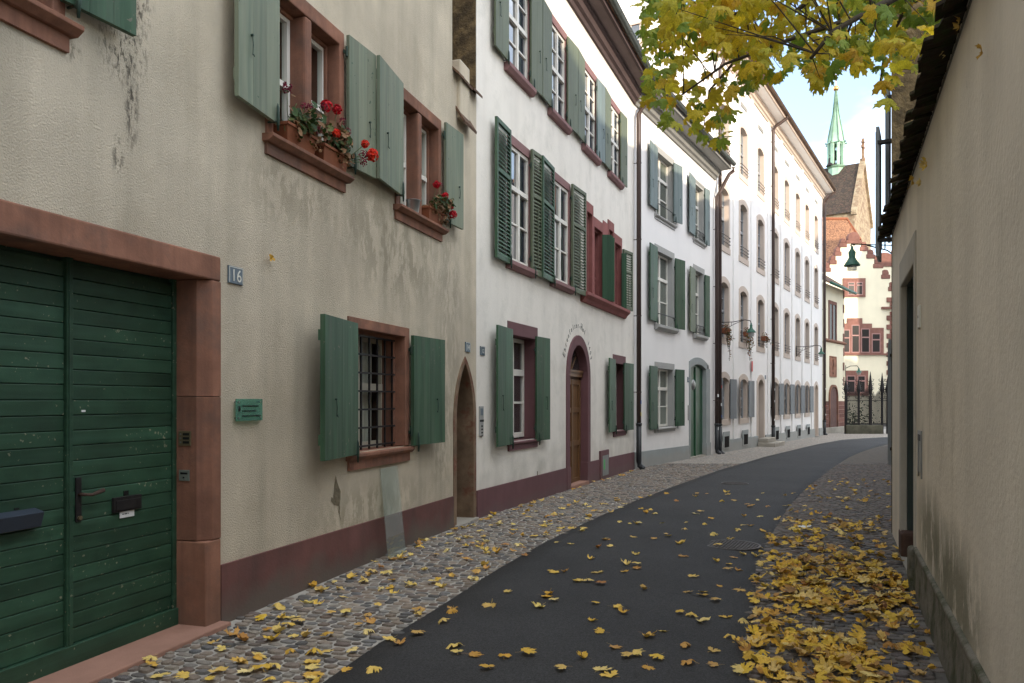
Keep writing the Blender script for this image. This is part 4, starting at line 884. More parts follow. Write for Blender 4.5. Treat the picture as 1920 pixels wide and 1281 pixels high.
def pipe(F, u, y, z1, zsplit, z0, elbow, label, r=.055, stickers=()):
    x, yy = F.W(u, 0); e = empty('downpipe', label, 'downpipe', (x, yy, 0), F.rz)
    p = [(elbow[0]-u, elbow[1], elbow[2])]; ex, ey, ez = p[0]
    p += [(ex, ey, ez-.12), (ex*.8, ey+(y-ey)*.25, ez-.22), (ex*.15, y-(y-ey)*.2, z1+.18), (0, y, z1), (0, y, z1-.3), (0, y, zsplit)]
    MB().tube(p, r, 12).ob('pipe', 'pipe_brown', e, smooth=True)
    MB().tube([(0, y, zsplit+.02), (0, y, z0+.22), (0, y-.02, z0+.12), (0, y-.10, z0+.05), (0, y-.14, z0+.03)], r*1.12, 12).tube([(0, y, zsplit-.02), (0, y, zsplit+.05)], r*1.3, 12).ob('drain_pipe', 'pipe_black', e, smooth=True)
    z = zsplit+.8
    while z < z1-.2: MB().tube([(0, y, z), (0, y, z+.03)], r*1.15, 10).tube([(0, y, z+.015), (0, 0, z+.015)], .01, 5).ob('bracket', 'pipe_brown', e); z += 1.9
    for (zz, m, w_) in stickers: MB().box(-w_, w_*.6, y-r-.004, y-r+.03, zz, zz+.09).ob('sticker', m, e)
    return e
pipe(FB, uB-.02, -.13, 8.7, Bz(1186, 797), GZ(19.8)-.02, (uB+.12, -.56, 9.35), 'brown downpipe between the off-white house and the grey-trimmed house', .06, ((.95, 'sticker_white', .03), (1.2, 'sticker_yellow', .03), (1.5, 'sticker_blue', .03)))
# ================================================================= HOUSE C (white with grey trim)
C = empty('white_house', 'narrow white house with light grey trim, blue-green shutters and open green door', 'house', (FC.O[0], FC.O[1], 0), FC.rz)
def Cz(px, py): return FC.P(px, py)[1]
ch = []; ZC = 9.0
cw = {}
cols = [(1227.3, 1264), (1299.3, 1320.5)]
crow = {'top': (Cz(1228, 401), Cz(1227.5, 269)), 'mid': (Cz(1227, 607), Cz(1227, 456)), 'low': (Cz(1227, 803), Cz(1227, 678))}
wins = [(k, c) for k in ('top', 'mid') for c in cols]+[('low', cols[0])]
for k, c in wins: z0, z1 = crow[k]; ch.append((FC.U(c[0])+.05, FC.U(c[1])-.05, z0, z1-.05, None, 0))
dca, dcb = FC.U(1292.5), FC.U(1329.5); dct = Cz(1305, 670)
ch.append((dca+.03, dcb-.05, -1.2, dct-.05, 'seg', .16))
wall('wall', 'plaster_white', C, 0, uC, -1.4, ZC+.3, ch, 8)
dado(C, 'dado_grey', FC, .03, dca, (1193, 848), (1294, 835), .02)
for k, c in wins:
    z0, z1 = crow[k]; a, b = FC.U(c[0]), FC.U(c[1])
    W = surround(C, 'window', 'trim_grey', a+.14, b-.14, z0, z1-.17, .14, .012, .2, head=.17, bev=.004)
    sash(W, 'sash', 'white_paint', 'pane_green', a+.13, b-.13, z0+.01, z1-.17, .15, 2, (1, 1, 1.0), 1, .05, .03, .085)
    sillmesh(W, 'trim_grey', a-.04, b+.05, z0, .13 if k == 'mid' else .08, .15 if k == 'mid' else .07, .1, drop=0 if k == 'mid' else .06)
    if k != 'low':
        rl = MB(); zz = z0+.28
        if c is cols[0]: rl.tube([(a+.14, .0, zz), (a+.14, -.08, zz), (b-.14, -.08, zz), (b-.14, .0, zz)], .012, 6)
        else:
            rl.tube([(a+.14, -.06, zz), (b-.14, -.06, zz)], .012, 5); rl.tube([(a+.14, -.06, zz-.22), (b-.14, -.06, zz-.22)], .012, 5)
            for q in range(7):
                u = a+.18+(b-a-.36)*q/6; rl.tube([(u, -.06, zz-.22), (u+.03, -.06, zz-.15), (u-.03, -.06, zz-.07), (u, -.06, zz)], .009, 4)
        rl.ob('window_rail', 'iron_dark', W)
for (hp, side, fp, pt, pb_, m_, an) in ((1232, -1, 1218, 281, 397, 'shutter_blue', 4), (1263, 1, 1278, 308, 417, 'shutter_blue', 9), (1303, -1, 1292, 338, 445, 'shutter_blue', 4), (1321.5, 1, 1329.5, 355, 460, 'shutter_blue', 6),
    (1232, -1, 1217.5, 466, 605, 'shutter_green', 4), (1266, 1, 1283, 486, 617, 'shutter_green', 9), (1303, -1, 1293, 507, 625, 'shutter_olive', 4), (1321.5, 1, 1329.5, 517, 632, 'shutter_darkgreen', 6),
    (1232, -1, 1217.5, 688, 804, 'shutter_darkgreen', 4), (1266.5, 1, 1282, 693, 799, 'shutter_darkgreen', 8)):
    hu = FC.U(hp, -.045); shutter(C, FC, hu, side, Cz(hp, pb_), Cz(hp, pt), px=fp, ang=radians(an), mat=m_, boards=2, hooks=True)
Dd = surround(C, 'door_frame', 'dado_grey', dca+.05, dcb-.42, -.6, dct-.22, .1, .03, .12, 'seg', .14, head=.22, bev=.008)
MB().box(dcb-.46, dcb, -.035, .1, -.6, dct-.32).ob('pilaster', 'dado_grey', Dd, bev=.006); MB().box(dcb-.48, dcb+.02, -.06, .1, -.6, Cz(1316, 832)).ob('plinth_block', 'dado_grey', Dd, bev=.006)
dm = MB().box(dca+.03, dcb-.36, .10, .14, -.5, dct-.2)
dm.box((dca+dcb-.4)/2-.03, (dca+dcb-.4)/2+.03, .06, .10, -.4, dct-.3)
for z in (-.1, .9, 1.7):
    for k in (0, 1): u = dca+.12+k*(dcb-.5-dca)/2; dm.box(u, u+.3, .08, .10, z, z+.6)
dm.ob('door_leaf', 'door_green', Dd, bev=.004)
MB().box(dca, dcb-.42, -.02, .46, -.6, GZ(26)+.05).ob('threshold', 'concrete', Dd)
x, y = FC.W(FC.U(1298), -.02); zz = Cz(1298, 722)
e = empty('round_mirror', 'small round metal disc beside the green double door', 'disc', (x, y, zz), FC.rz)
MB().lathe([(.17, 0), (.17, .02), (.12, .05), (0.001, .06)], 20).ob('dish', 'steel', e, rot=(pi/2, 0, 0), smooth=True)
plate(FC, 1288.5, 707, 1293, 717, '8', .11, 'sign_blue', 'enamel_white', 'tiny blue plate reading 8 left of the green double door')
a = FC.P(1289.5, 760); MB().box(a[0], a[0]+.12, -.02, 0, a[1]-.45, a[1]).ob('bell_strip', 'steel', C)
a = FC.P(1199, 850); MB().box(a[0], a[0]+.08, -.026, -.02, a[1]-.14, a[1]).ob('sticker', 'sticker_red', C); MB().box(a[0], a[0]+.08, -.026, -.02, a[1]-.28, a[1]-.145).ob('sticker', 'sticker_blue', C)
a, b = FC.P(1292, 303), FC.P(1331, 342)
MB().box(FC.U(1292), FC.U(1331), -.02, 0.0, 8.35, 8.42).ob('string_course', 'trim_grey_dark', C)
cornice(C, 'trim_grey_dark', 'trim_grey', uC-.05, ZC-.03, .5, .0, roofz=4.2, roofd=5)
pipe(FC, uC-.27, -.12, 8.35, Cz(1337, 797), GZ(26.5)-.02, (uC-.06, -.62, 9.32), 'first brown downpipe beside the grey door surround', .06, ((.6, 'sticker_white', .04), (1.7, 'sticker_white', .05)))
# ================================================================= HOUSE D (long white, arched windows)
D = empty('long_white_building', 'long four storey white building with beige arched window frames and roof dormers', 'building', (FD.O[0], FD.O[1], 0), FD.rz)
def Dz(px, py): return FD.P(px, py)[1]
ZD = Dz(1541, 371)
bays = [FD.U(p) for p in (1358, 1394, 1426, 1453.5, 1475, 1495.5, 1513, 1530)]
pil = [FD.U(p) for p in (1376, 1409, 1440, 1464, 1485, 1504, 1521.5, 1538)]
rz4 = (Dz(1391, 329), Dz(1391, 228)); rz3 = (Dz(1358, 462), Dz(1358, 343)); rz2 = (Dz(1358, 634), Dz(1358, 519)); rz1 = (Dz(1358, 787), Dz(1358, 697))
hw = .58; dh = []; ww = []
for bi, u in enumerate(bays):
    for ri, z in enumerate((rz1, rz2, rz3, rz4)):
        if ri == 0 and bi in (2, 7): dh.append((u-hw+.0, u+hw, -1.5, z[1]-.15, None, 0)); continue
        dh.append((u-hw, u+hw, z[0], z[1]-.2, None, 0)); ww.append((u, z, ri))
cel = [bays[k] for k in (0, 1, 3, 4, 5, 6)]
wall('wall', 'plaster_white', D, 0, uD, -1.6, ZD+.4, dh, 12)
fw = .18
for (u, z, ri) in ww:
    h = .13
    W = surround(D, 'window', 'trim_beige', u-hw+.05, u+hw-.05, z[0], z[1]-.2, fw, .02, .22, 'seg', h, head=.2, bev=0)
    MB().box(u-hw-fw+.02, u+hw+fw-.02, -.03, .2, z[0]-.2, z[0]).ob('sill', 'trim_beige', W)
    sash(W, 'sash', 'grey_paint', 'pane_grey', u-hw+.04, u+hw-.04, z[0], z[1]-.2, .14, 2, (1, 1, 1, 1), 1, .06, .03, .09, jitter=False)
    if ri:
        rl = MB()
        for q in (.12, .24, .36): rl.tube([(u-hw+.02, 0, z[0]+q), (u-hw+.02, -.07, z[0]+q), (u+hw-.02, -.07, z[0]+q), (u+hw-.02, 0, z[0]+q)], .013, 5)
        rl.ob('window_rail', 'iron_dark', W)
    else:
        for s in (-1, 1): shutter(D, FD, u+s*(hw-.04), s, z[0]+.02, z[1]-.25, w=.5, ang=radians(14 if s < 0 else 10), mat='shutter_grey', boards=2, hooks=False, off=.06)
for bi in (2, 7):
    u = bays[bi]; zt_ = rz1[1]-.15; gzz = GZ(FD.Y(u))
    Wd = surround(D, 'door_frame', 'trim_beige', u-.5, u+.5, -1.5, zt_-.0, .2, .03, .3, 'seg', .2, head=.2, bev=0)
    MB().box(u-.5, u+.5, .25, .3, -1.5, zt_).box(u-.42, u-.06, .23, .25, gzz+.5, gzz+1.2).box(u+.06, u+.42, .23, .25, gzz+.5, gzz+1.2).box(u-.42, u-.06, .23, .25, gzz+1.3, zt_-.5).box(u+.06, u+.42, .23, .25, gzz+1.3, zt_-.5).ob('door_leaf', 'grey_paint' if bi == 2 else 'trim_beige', Wd)
pf = MB()
for u in pil[:-1]: MB().box(u-.18, u+.18, -.06, .0, -1.5, ZD).ob('pilaster', 'plaster_white', D, bev=.01)
# dado pieces between doors
d0 = .0; cuts = [(0.02, bays[2]-.72), (bays[2]+.72, bays[7]-.72), (bays[7]+.72, uD)]
for a, b in cuts: dado(D, 'dado_grey', FD, a, b, (1352, 826), (1535, 803), .068)
for u in cel:
    gz_ = GZ(FD.Y(u)); V = MB().box(u-.42, u+.42, -.09, -.06, gz_+.12, gz_+.72).ob('cellar_window', 'dado_grey', D)
    MB().box(u-.3, u+.3, -.095, -.088, gz_+.18, gz_+.56).ob('opening', 'dark_room', V); gg = MB()
    for q in range(5): gg.tube([(u-.24+q*.12, -.1, gz_+.18), (u-.24+q*.12, -.1, gz_+.56)], .01, 4)
    gg.ob('bars', 'iron_dark', V)
for u in bays: MB().box(u-.45, u+.45, -.03, .01, ZD-.75, ZD-.6).ob('blind_panel', 'trim_grey_dark', D)
cornice(D, 'trim_beige', 'plaster_white', uD+.1, ZD, .55, 0, gut='copper_brown', roofz=5.2, roofd=6)
# gable end and its window
rg = MB(); rg.quad((0, 0, ZD+.3), (0, 6, ZD+5.0), (0, 12, ZD+.3)); rg.ob('gable', 'plaster_white', D)
bar_ = MB().prism([(-.55, ZD+.28), (6, ZD+5.02), (6, ZD+5.2), (-.55, ZD+.46)], 'x', -.14, 0.01).ob('verge_board', 'trim_grey_dark', D)
MB().prism([(-.6, ZD+.46), (6, ZD+5.2), (6, ZD+5.3), (-.6, ZD+.56)], 'x', -.22, 0.1).ob('verge_tiles', 'terracotta', D)
gw = MB().ring([(3.0-.42, 13.75), (3.0-.42, 14.95), (3.0+.42, 14.95), (3.0+.42, 13.75)], [(3.0-.33, 13.83), (3.0-.33, 14.87), (3.0+.33, 14.87), (3.0+.33, 13.83)], -.05, .02)
GW = gw.ob('window', 'trim_beige', D, (0, 0, 0), (0, 0, 0)); GW.matrix_local = Matrix(((0, 1, 0, 0), (1, 0, 0, 0), (0, 0, 1, 0), (0, 0, 0, 1)))
MB().box(-.004, -.002, 2.67, 3.33, 13.83, 14.87).ob('gable_pane', 'pane_dark', D)
MB().box(-.03, -.004, 2.98, 3.02, 13.83, 14.87).box(-.03, -.004, 2.67, 3.33, 14.3, 14.34).ob('gable_sash', 'white_paint', D)
for p in (1452, 1486, 1508, 1527):
    u = FD.U(p)-.2; dmb = MB().box(u-.5, u+.5, .25, 1.8, ZD+.45, ZD+1.35); dmb.box(u-.58, u+.58, .12, 1.9, ZD+1.35, ZD+1.45).ob('dormer', 'zinc', D)
pipe(FD, FD.U(1444), -.13, ZD-.2, Dz(1444, 800), GZ(35)-.05, (FD.U(1446), -.66, ZD+.42), 'dark downpipe dividing the front of the long white building', .07, ((.7, 'sticker_white', .05), (1.5, 'sticker_white', .04), (2.0, 'sticker_white', .04)))
pipe(FD, FD.U(1541.5), -.13, ZD-.3, Dz(1541, 790), GZ(46)-.05, (FD.U(1542)+.1, -.66, ZD+.42), 'dark downpipe at the far corner of the long white building', .08, ((.7, 'sticker_white', .05), (1.2, 'sticker_red', .04), (2.2, 'sticker_white', .05)))
pipe(FD, .12, -.13, ZD-.6, Dz(1345, 797), GZ(27)-.05, (.14, -.6, ZD+.4), 'second brown downpipe rising to the eaves of the long white building', .06, ((.7, 'sticker_white', .04), (1.0, 'sticker_blue', .03), (1.4, 'sticker_white', .04), (2.0, 'sticker_red', .03)))
x, y = FD.W(bays[2]+.05, -.35); gz_ = GZ(y)
e = empty('entrance_steps', 'two worn stone steps at the arched doorway of the long white building', 'steps', (x, y, gz_), FD.rz)
MB().box(-.95, .95, -.42, .26, -.1, .17).ob('step', 'concrete', e, bev=.02); MB().box(-.75, .75, -.1, .28, .171, .34).ob('step', 'concrete', e, bev=.02)
a = FD.P(1406, 687); MB().box(a[0], a[0]+.12, -.09, -.06, a[1]-.2, a[1]+.2).ob('sign_panel', 'sticker_red', D)
a = FD.P(1434, 711); MB().box(a[0], a[0]+.16, -.02, 0, a[1], a[1]+.16).ob('number_plate', 'sign_blue', D)
# street lamps -------------------------------------------------------------
def lamp(F, px, py, r_mount, arm, dirang, scale, label, drop=.25):
    u = F.U(px); z = F.P(px, py)[1]; x, y = F.W(u, -r_mount); e = empty('street_lamp', label, 'street lamp', (x, y, z), dirang); e.scale = (scale,)*3
    MB().box(-.03, .0, -.04, .04, -.55, .12).tube([(0, 0, .05), (arm*.4, 0, .06), (arm*.8, 0, .14), (arm*.97, 0, .1), (arm, 0, .0)], .018, 7).tube([(0, 0, -.5), (arm*.2, 0, -.2), (arm*.5, 0, .0), (arm*.75, 0, .12)], .013, 6).tube([(arm*.35, 0, -.08), (arm*.35, 0, .06)], .01, 5).tube([(arm*.28, 0, .06), (arm*.2, 0, -.2)], .01, 5).ob('bracket', 'iron_dark', e, smooth=True)
    MB().lathe([(.03, 0), (.035, -.06), (.06, -.1), (.05, -.16), (.075, -.24), (.2, -.38), (.205, -.40), (.0, -.40)], 16, (arm, 0, 0)).ob('lamp_hood', 'lamp_green', e, smooth=True)
    MB().lathe([(.12, -.40), (.115, -.56), (.10, -.57), (0.001, -.57)], 16, (arm, 0, 0)).ob('lamp_shade', 'lamp_glass', e, smooth=True)
    return e
M('lamp_green', (.03, .11, .075), .5, .2, 9, .1, spec=.4)
fwd = FD.rz-pi/2
lamp(FD, 1347.5, 607, .07, 1.25, fwd+.35, .8, 'green hooded wall lamp on a bracket above the trailing window plants')
lamp(FD, 1491, 652, .07, 1.5, fwd+.5, .8, 'smaller green wall lamp farther along the long white building')
# trailing window plants
def blade(mb, p, s, rnd):
    a = Vector((rnd.uniform(-1, 1), rnd.uniform(-1, 1), rnd.uniform(-.6, .6))).normalized(); b = a.cross(Vector((rnd.random()+.1, rnd.random(), rnd.random()))).normalized()
    mb.quad(p-a*s, p-b*s*.5, p+a*s, p+b*s*.5)
for (pxc, py, drop, label, n) in ((1354, 622, 1.4, 'yellowing trailing plant hanging from the first arched window ledge', 90), (1395, 628, 1.5, 'green and brown trailing plant hanging below the second arched window', 110), (1428, 636, .6, 'reddish trailing plant in the third arched window ledge', 60)):
    u, z = FD.P(pxc, py); x, y = FD.W(u, -.12); rnd = random.Random(pxc)
    e = empty('window_box', 'terracotta window box holding the %s' % label.split(' hanging')[0].split(' in the')[0], 'flower box', (x, y, z), FD.rz); MB().prism([(-.08, -.08), (.08, -.08), (.1, .1), (-.1, .1)], 'x', -.26, .26).ob('box', 'terracotta', e)
    drop *= .8
    e = empty('trailing_plant', label, 'plant', (x, y, z+.1), FD.rz); st = MB(); lf = MB()
    for k in range(7):
        bx_ = rnd.uniform(-.3, .3); L_ = drop*rnd.uniform(.3, 1); p = Vector((bx_, -.08, 0)); path = [p.copy()]
        for q in range(8): p = p+Vector((rnd.uniform(-.07, .07), rnd.uniform(-.03, .02), -L_/8)); path.append(p.copy())
        st.tube(path, .008, 4)
        for q in range(n//7):
            pp_ = path[rnd.randrange(1, 8)]+Vector((rnd.uniform(-.08, .08), rnd.uniform(-.08, .02), rnd.uniform(-.08, .08))); blade(lf, pp_, rnd.uniform(.03, .06), rnd)
    for q in range(n//2): blade(lf, Vector((rnd.uniform(-.26, .26), rnd.uniform(-.1, .08), rnd.uniform(-.05, .15))), rnd.uniform(.025, .045), rnd)
    st.ob('stems', 'bark', e); lf.ob('foliage', 'trailing', e)['kind'] = 'stuff'
# ================================================================= RIGHT SIDE: garden wall
R = empty('garden_wall', 'pale plastered garden wall with mossy tile coping and an arched dark doorway', 'wall', (RX0, RY0, 0), FR.rz)
LR = 9.0
def Rz(px, py): return FR.P(px, py)[1]
ra, rb = FR.U(1690), FR.U(1717); rzt = 2.81
WH = 3.62
wm = MB(); wmh = [(ra, rb, -.5, rzt, None, 0)]
WR = wall('wall', 'plaster_right', R, 0.0, 16, -.5, WH, wmh, .42)
Fd = surround(R, 'door_frame', 'trim_beige2', ra+.12, rb-.12, -.3, rzt-.12, .13, .02, .36, 'seg', .36, head=.14, bev=.01) if False else None
M('door_plaster', (.46, .42, .36), .9, .08, 3, .3, 40, .006, streak=.2)
Fd = surround(R, 'door_frame', 'door_plaster', ra+.06, rb-.06, -.3, rzt-.05, .13, .014, .05, head=.26, bev=.01)
MB().ring(contour(ra+.0, rb-.0, -.3, rzt), contour(ra+.075, rb-.075, -.3, rzt-.06), .051, .40).ob('door_lining', 'door_slate', Fd)
dm = MB().box(ra, rb, .36, .41, -.3, rzt)
nb = 9
DG = dm.ob('door_leaf', 'door_slate', Fd)
for z in (.5, 1.4, 2.3): MB().box(ra+.1, rb-.1, .30, .36, z-.06, z+.06).ob('door_rail', 'door_slate', DG, bev=.01)
me = MB().box(0, (rb-ra-.16)/nb-.006, .335, .36, .02, rzt-.1).mesh('door_board', 'door_slate')
for k in range(nb): link('door_board', me, DG, (ra+.08+k*(rb-ra-.16)/nb, 0, 0), bev=.004)
MB().tube([(rb-.3, .3, .75), (rb-.5, .2, .45), (rb-.35, .12, .15), (rb-.25, .1, .02)], .025, 8).ob('boot_scraper', 'iron_dark', Fd, smooth=True)
for (pxa, zt_, d_, m_) in ((ra, .27, .16, 'sandstone_dark'), (rb, .33, .10, 'plinth_right')): pass
M('sandstone_dark', (.085, .05, .038), .9, .3, 3, .5, 40, .01)
MB().box(ra-.12, ra+.26, -.02, .35, -.1, .27).ob('guard_stone', 'sandstone_dark', R, bev=.03); MB().box(rb-.1, rb+.12, -.06, .02, -.1, .36).ob('guard_stone', 'plinth_right', R, bev=.03)
MB().box(ra, rb, -.02, .4, -.2, .03).ob('threshold', 'concrete', R)
MB().prism([(.0, .385), (-.028, .37), (-.03, .345), (-.018, .33), (-.03, .0), (-.04, -.3), (.0, -.3)], 'x', rb+.1, 16).ob('plinth', 'plinth_right', R, bev=.01)
# coping tiles in three overlapping layers on each side
u = -.1; cp = []
tl = MB()
for (dx0, dx1) in ((0, .165),):
    pass
tprof = [(0, 0), (.0, .022), (.055, .034), (.11, .034), (.165, .022), (.165, 0), (.11, .012), (.055, .012)]
def tile_mesh():
    mb = MB(); n = 8
    for (y, z) in ((-.0, 0.0), (.36, .17)):
        for p in tprof: mb.v.append((p[0], y, p[1]+z))
    mb.f = [tuple(range(8)), tuple(range(15, 7, -1))]+[(k, (k+1) % 8, 8+(k+1) % 8, 8+k) for k in range(8)]
    return mb.mesh('roof_tile', 'tile_moss')
tm_ = tile_mesh()
for lay in range(4):
    u = -.15+lay*.05
    while u < 8.8:
        link('roof_tile', tm_, R, (u, -.15+lay*.075+random.uniform(-.03, .03), WH-.06+lay*.05+random.uniform(-.014, .014)), (-.15+random.uniform(-.08, .08), random.uniform(-.12, .12), random.uniform(-.12, .12))); u += .135
MB().prism([(.0, WH-.02), (.22, WH+.14), (.6, WH-.06), (.6, WH-.1), (.0, WH-.06)], 'x', -.1, 16).ob('coping_bed', 'mortar_dark', R)
MB().prism([(.1, WH+.18), (.22, WH+.30), (.34, WH+.18)], 'x', -.1, 16).ob('ridge', 'tile_moss', R)
a = FR.P(1723, 577); b = FR.P(1728, 612); lo, hi = min(a[0], b[0]), max(a[0], b[0]); x, y = FR.W((lo+hi)/2, -.0)
e = empty('door_sign', 'small white enamel sign on the garden wall beside the dark doorway', 'sign', (x, y, (a[1]+b[1])/2), FR.rz); MB().box(-.07, .07, -.016, 0, -.09, .09).ob('plate', 'enamel_white', e, bev=.004); MB().box(-.01, .01, -.018, -.016, -.01, .01).ob('mark', 'black', e)
a = FR.P(1722, 806); b = FR.P(1731, 900); x, y = FR.W((a[0]+b[0])/2, 0); zc_ = (a[1]+b[1])/2; hh = (a[1]-b[1])/2
e = empty('letter_box', 'narrow framed letter slot panel set in the garden wall', 'letter box', (x, y, zc_), FR.rz)
MB().ring(contour(-.13, .13, -hh, hh), contour(-.10, .10, -hh+.04, hh-.03), -.012, .0).ob('frame', 'steel', e); MB().box(-.1, .1, -.005, -.001, -hh+.04, hh-.08).ob('panel', 'trim_grey', e); MB().box(-.1, .1, -.014, -.004, hh-.08, hh-.03).ob('flap', 'iron_dark', e)
# tall house beyond the garden wall
T = empty('tall_house', 'tall house with a rough brown end wall and blue-grey shutters beyond the garden wall', 'house', (RX0-.0, RY0+.02, 0), 0)
th = MB(); e2 = [(0, 0), (6.4, 12.2), (16, 8.5), (9.5, -.3)]
def vwall(mb, p, q, z0, z1): mb.quad((p[0], p[1], z0), (q[0], q[1], z0), (q[0], q[1], z1), (p[0], p[1], z1))
m1 = MB(); vwall(m1, (0, 0), (9.5, -.3), 0, 8.8); m1.quad((0, 0, 8.8), (9.5, -.3, 8.8), (4.7, -.15, 11.3)); m1.ob('end_wall', 'plaster_brown', T)
m2 = MB(); vwall(m2, (.003, 0), (6.4, 12.2), -.5, 8.8); vwall(m2, (6.4, 12.2), (16, 8.5), -.5, 8.8); vwall(m2, (16, 8.5), (9.5, -.3), -.5, 8.8); m2.ob('wall', 'plaster_white', T)
m3 = MB(); m3.v = [(-.3, -.3, 8.8), (6.2, 12.4, 8.8), (16.3, 8.5, 8.8), (9.8, -.5, 8.8), (4.7, -.3, 11.3), (11.2, 10.4, 11.3)]; m3.f = [(0, 1, 5, 4), (3, 4, 5, 2), (1, 2, 5), (0, 4, 3)]; m3.ob('roof', 'roof_tiles_far', T)
FT = Fac(RX0, RY0+.02, 6.4, 12.2)     # d goes away; n points left = street side
def tshut(pyt, pyb, Yd, stand, wid, label=None):
    u = (Yd-RY0)/FT.d[1]
    zt_ = EYE-(pyt-HY)/FP*Yd; zb_ = EYE-(pyb-HY)/FP*Yd
    o = MB().box(0, wid, stand-.02, stand+.02, zb_, zt_).box(.04, wid-.04, stand+.02, stand+.028, zb_+.05, zt_-.05).ob('shutter', 'shutter_grey', T, (u*FT.d[0], u*FT.d[1], 0), (0, 0, FT.rz), bev=.004)
    for z in (zb_+.2, zt_-.2): MB().box(-.02, .06, -.0, stand, z-.02, z+.02).ob('hinge', 'iron_dark', o)
tshut(232, 478, 9.9, .17, .5); tshut(150, 440, 10.1, .07, .55); tshut(636, 872, 10.0, .035, .55)
for zt_ in (2.0, 5.6):
    MB().box(1.0, 2.0, .0, .02, zt_, zt_+1.6).ob('window', 'pane_dark', T, (0, 0, 0), (0, 0, FT.rz))
# unseen houses, placed and sized to shade the street and far gable
T2 = empty('corner_house', 'plain pale unseen house continuing the right side, sized to shade the street', 'house', (RX0+6.4, RY0+12.3, 0), 0)
m2 = MB(); q2 = [(0, 0), (6.6, 11.6), (16.5, 7.5), (9.6, -3.8)]
for a, b in zip(q2, q2[1:]+q2[:1]): vwall(m2, a, b, -.8, 10.4)
m2.ob('wall', 'plaster_white', T2); m3 = MB(); m3.v = [(-.3, -.2, 10.4), (6.5, 11.9, 10.4), (16.8, 7.6, 10.4), (9.8, -4.1, 10.4), (4.7, -2.1, 12.9), (11.6, 9.7, 12.9)]; m3.f = [(0, 1, 5, 4), (3, 4, 5, 2), (1, 2, 5), (0, 4, 3)]; m3.ob('roof', 'roof_tiles_far', T2)
def plainhouse(name, label, x, y, w_, d_, ze, zr):
    h_ = empty(name, label, 'house', (x, y, 0), 0); MB().box(0, w_, 0, d_, -1, ze).ob('wall', 'plaster_white', h_); MB().prism([(-.4, ze), (d_/2, zr), (d_+.4, ze)], 'x', -.3, w_+.3).ob('roof', 'roof_tiles_far', h_)
    for k in range(int(w_/3)):
        for r in range(3): MB().box(1+k*3, 2+k*3, -.03, 0, 1.5+r*3.4, 3.1+r*3.4).box(1+k*3, 2+k*3, d_, d_+.03, 1.5+r*3.4, 3.1+r*3.4).ob('window', 'pane_dark', h_)
plainhouse('street_end_blocker', 'plain unseen house added behind the viewer to shade the near street', -7, -17, 26, 10, 13, 15.5)  # unseen, added to keep the sun off the near facades
plainhouse('side_street_blocker', 'plain unseen house added past the road bend to shade the long building', 27, 25, 27, 10.5, 15, 18)  # unseen, added to shade the lower far end of the long building
plainhouse('square_blocker', 'tall plain unseen house added to shade the cream gabled building', 42, 56, 16, 12, 19, 24)  # unseen, added to take direct sun off the cream gable
# ================================================================= far end: cream gabled building, annex, church
Y0 = 75.0; s_ = FP/Y0
def FX(px, Y=Y0): return (px-960)/FP*Y
def FZ(py, Y=Y0): return EYE-(py-HY)/FP*Y
E = empty('cream_gabled_building', 'cream building with a stepped red sandstone gable and mullioned windows', 'building', (FX(1602), Y0, 0), 0)
ex = lambda px: FX(px)-FX(1602)
wl = MB(); prof = [(ex(1545), -2), (ex(1545), FZ(509)), (ex(1556), FZ(509)), (ex(1556), FZ(495)), (ex(1567), FZ(495)), (ex(1567), FZ(479)), (ex(1576), FZ(479)), (ex(1576), FZ(463)), (ex(1586), FZ(463)), (ex(1586), FZ(455)), (ex(1614), FZ(455)),
    (ex(1614), FZ(470)), (ex(1626), FZ(470)), (ex(1626), FZ(484)), (ex(1639), FZ(484)), (ex(1639), FZ(502)), (ex(1654), FZ(502)), (ex(1654), FZ(522)), (ex(1667), FZ(522)), (ex(1667), FZ(545)), (ex(1679), FZ(545)), (ex(1679), -2)]
wl.prism(prof, 'y', 0, .5); wl.ob('wall', 'plaster_cream', E)
def capst(px0, px1, py, h=.8):
    a, b = ex(px0), ex(px1); z = FZ(py); m = (a+b)/2; w_ = (b-a)/2
    return MB().box(a-.05, b+.05, -.08, .55, z-.05, z+.35).prism([(m-w_*.8, z+.351), (m-w_*.8, z+.55), (m-w_*.45, z+h), (m+w_*.45, z+h), (m+w_*.8, z+.55), (m+w_*.8, z+.351)], 'y', -.04, .5).ob('gable_step', 'quoin', E, bev=.05)
for a in ((1545, 1557, 509), (1556, 1568, 495), (1566, 1577, 479), (1575, 1587, 463), (1613, 1627, 470), (1625, 1640, 484), (1638, 1655, 502), (1653, 1668, 522), (1666, 1680, 545)): capst(*a)
a, b = ex(1590), ex(1612); z = FZ(455); MB().box(a-.2, b+.2, -.1, .6, z-.1, z+.2).prism(contour(a, b, z+.201, z+1.0, 'seg', .5), 'y', -.05, .5).ob('gable_crown', 'quoin', E, bev=.04)
def ewin(px0, px1, py0, py1, lights, stepz=None, mat='quoin'):
    W = MB(); a, b = ex(px0), ex(px1)
    if stepz:
        for (q0, q1, t) in stepz: W.box(ex(q0), ex(q1), -.12, 0, FZ(py1), FZ(t))
    else: W.box(a, b, -.12, 0, FZ(py1), FZ(py0))
    W = W.ob('window', mat, E)
    for (l0, l1, t, bt) in lights:
        MB().box(ex(l0)-.08, ex(l1)+.08, -.15, -.121, FZ(bt)-.08, FZ(t)+.08).ob('sash', 'plum_pale2', W); MB().box(ex(l0), ex(l1), -.158, -.151, FZ(bt), FZ(t)).ob('pane', 'pane_far', W)
        MB().box(ex(l0)-.05, ex(l1)+.05, -.18, -.16, (FZ(bt)+FZ(t))/2+.25, (FZ(bt)+FZ(t))/2+.36).ob('transom', 'plum_pale2', W)
M('plum_pale2', (.34, .19, .17), .7, .1, 3, 0)
